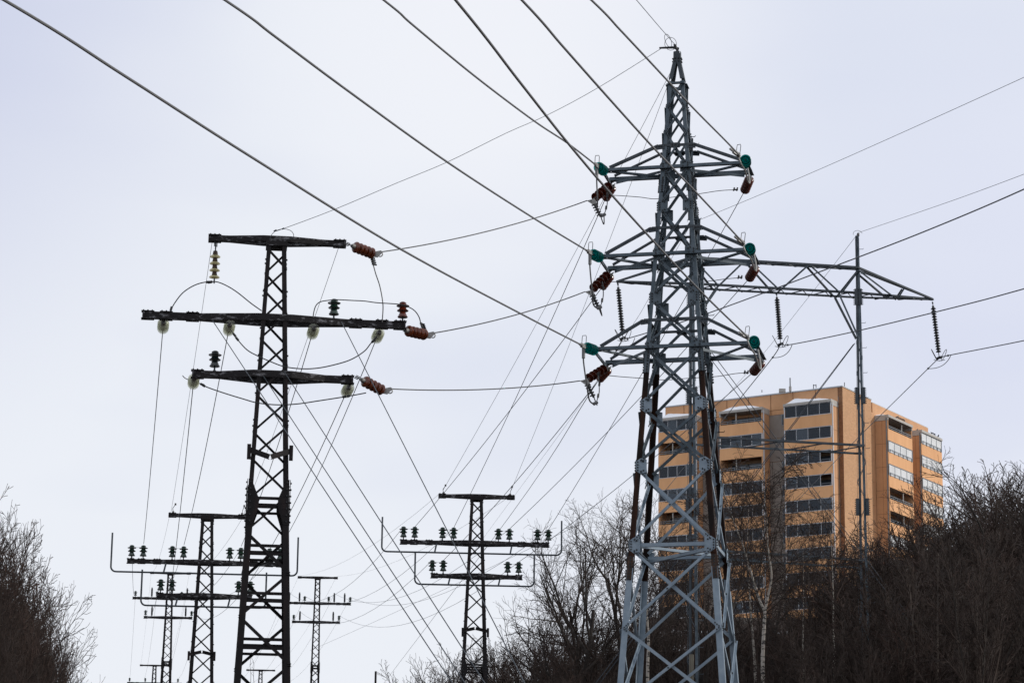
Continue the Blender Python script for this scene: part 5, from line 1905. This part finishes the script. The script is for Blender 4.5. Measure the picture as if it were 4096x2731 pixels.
# birches
def birch(label, pts_list, seed, crown_n, r0, group=None):
    """white trunk(s) through picture points (x, y, distance), twigs shooting off"""
    rnd = random.Random(seed)
    P0 = S(*pts_list[0][0])
    g0 = ground(P0.x, P0.y)
    T = thing('birch_tree', label, 'tree', (P0.x, P0.y, g0 - 0.1), group)
    a, b = MB(), MB()
    for k, pl in enumerate(pts_list):
        P3 = [S(*p) for p in pl]
        if k == 0:
            P3 = [V((P3[0].x, P3[0].y, g0 - 0.1))] + P3
        sp = spline(P3, 6)
        n = len(sp)
        rs = r0 * (1.0 if k == 0 else 0.62)
        re = r0 * (0.66 if k == 0 and len(pts_list) > 1 else 0.10)
        rad = [rs + (re - rs) * i / (n - 1) for i in range(n)]
        a.tube(sp, rad, 9, True)
        if k == 0 and len(pts_list) > 1:
            st, cn = 0.6, crown_n // 3
        else:
            st, cn = 0.15 if k else 0.35, crown_n
        for j in range(cn):
            t = st + (1 - st) * (j + rnd.random()) / cn
            i = min(n - 2, int(t * (n - 1)))
            ax = (sp[i + 1] - sp[i]).normalized()
            az = rnd.uniform(0, 6.28)
            o = ax.orthogonal().normalized()
            side = o * math.cos(az) + ax.cross(o) * math.sin(az)
            an = math.radians(rnd.uniform(30, 58))
            pr = dict(BIRCH, seg=[6, 4, 3], wig=[0.12, 0.18, 0.22], trop=[0.04, -0.05, -0.10], n=[8, 6], t0=[0.2, 0.1], ang=[(25, 55), (25, 60)], lr=[(0.36, 0.6), (0.35, 0.6)], rr=[0.4, 0.6], sides=[5, 3, 3], trunk_lvl=-1)
            grow(a, b, rnd, sp[i], ax * math.cos(an) + side * math.sin(an), (3.4 - 2.0 * t) * rnd.uniform(0.7, 1.2), max(0.012, rad[i] * 0.30), 0, pr)
    a.build('trunk', 'birch_bark', T)
    b.build('crown', 'twig', T)
birch('forked white birch in front of the apartment block, right of the grey tower', [
    [(3052, 2731, 84), (3052, 2600, 84), (3058, 2480, 84), (3060, 2430, 84)],
    [(3058, 2440, 84), (3035, 2390, 84), (3005, 2290, 84.2), (2975, 2190, 84.4), (2945, 2110, 84.5), (2905, 2000, 84.8), (2880, 1900, 85)],
    [(3060, 2440, 84), (3072, 2380, 84), (3086, 2300, 83.8), (3072, 2190, 83.6), (3066, 2070, 83.4), (3060, 1990, 83.2), (3075, 1900, 83)]], 4, 20, 0.072)
birch('thin white birch trunk, left of two slender ones right of the forked birch', [[(3214, 2731, 88), (3212, 2600, 88), (3213, 2480, 88), (3215, 2380, 88), (3212, 2200, 88)]], 6, 20, 0.044, 'slender birches')
birch('thin white birch trunk, right of two slender ones right of the forked birch', [[(3336, 2731, 86), (3338, 2640, 86), (3334, 2520, 86), (3333, 2400, 86), (3330, 2280, 86), (3322, 2120, 86)]], 7, 22, 0.052, 'slender birches')
birch('grey birch trunk half hidden between the legs of the grey tower', [[(2590, 2731, 98), (2594, 2560, 98), (2586, 2420, 98), (2590, 2250, 98), (2600, 2080, 98)]], 8, 18, 0.075)
birch('dim birch trunk in the brush just right of the grey tower', [[(3022, 2731, 104), (3012, 2560, 104), (3000, 2400, 104), (2990, 2200, 104), (2996, 2000, 104)]], 9, 18, 0.075)
# wooden post behind the tower
p = S(2765, 2616, 88)
g0 = ground(p.x, 88) - 0.1
mb = MB().tube([V((p.x, 88, g0)), V((p.x + 0.01, 88, p.z - 0.02)), V((p.x + 0.01, 88, p.z))], [0.085, 0.078, 0.072], 14)
tag(mb.build('wooden_post', mat('weathered_wood', (0.105, 0.095, 0.072), 0.9, 0.0, (0.20, 0.185, 0.145), 4, 0.35, 0.7, 0.5, (4, 4, 0.4)), None, True, V((p.x, 88, g0))), 'weathered wooden post with flat top behind the grey tower\'s braces', 'post')
# thin post far off in the valley
p = S(1503, 2683, 200)
mb = MB().tube([V((p.x, 200, ground(p.x, 200))), V((p.x, 200, p.z))], [0.09, 0.08], 8)
tag(mb.build('wooden_post', 'black', None, True, V((p.x, 200, ground(p.x, 200)))), 'thin dark post on its own, low against the sky', 'post')
# two dry stalks in front of the large pole's foot
for k, (x, y0) in enumerate(((1001, 2612), (1014, 2640))):
    base = S(x + 2, 2731, 49.5)
    top = S(x, y0, 49.5)
    pts = [V((base.x, 49.5, ground(base.x, 49.5))), base] + [base.lerp(top, t) + V((math.sin(t * 9 + k) * 0.012, 0, 0)) for t in (0.3, 0.6, 0.85, 1.0)]
    mb = MB().tube(pts, [0.008, 0.006, 0.005, 0.004, 0.004, 0.003], 4)
    for q in pts[2:]:
        mb.tube([q, q + V((0.03 * (-1) ** k, 0, 0.05))], 0.003, 3)
    tag(mb.build('dry_stalk', 'twig', None, False, pts[0].copy()), 'dry plant stalk seen through the large pole\'s lattice, %s one' % ('taller', 'shorter')[k], 'plant', 'dry stalks')

# ground brush: twigs without number on the slope
rnd = random.Random(77)
mb = MB()
for k in range(15000):
    if k % 9 == 0:
        Yd = rnd.uniform(62, 84)
        x = X(rnd.uniform(-120, 120))
    else:
        Yd = 84 + 190 * rnd.random() ** 1.4
        x = X(rnd.uniform(1100 if Yd < 120 else 1420, 2480))
    a = S(x, 1400, Yd)
    g0 = ground(a.x, Yd)
    az = rnd.uniform(0, 6.28)
    tl = rnd.uniform(0.0, 0.75)
    ln = rnd.uniform(1.2, 4.2) * (1.0 if Yd < 150 else 0.6 if Yd < 220 else 0.4)
    d = V((math.cos(az) * tl, math.sin(az) * tl, 1)).normalized()
    b = V((a.x, Yd, g0 - 0.05))
    m_ = b + d * (ln * 0.5) + V((rnd.uniform(-0.12, 0.12), 0, 0))
    mb.tube([b, m_, b + d * ln + V((rnd.uniform(-0.3, 0.3), 0, rnd.uniform(-0.25, 0.1)))], [0.016, 0.012, 0.007], 3, False)
    for j in range(3):
        c = b + d * (ln * rnd.uniform(0.35, 0.9))
        e = c + V((rnd.uniform(-0.6, 0.6), rnd.uniform(-0.4, 0.4), rnd.uniform(0.15, 0.9)))
        mb.tube([c, e], [0.009, 0.006], 3, False)
tag(mb.build('undergrowth', 'twig_red', None), 'tangle of leafless brown undergrowth covering the slope', 'undergrowth', kind='stuff')
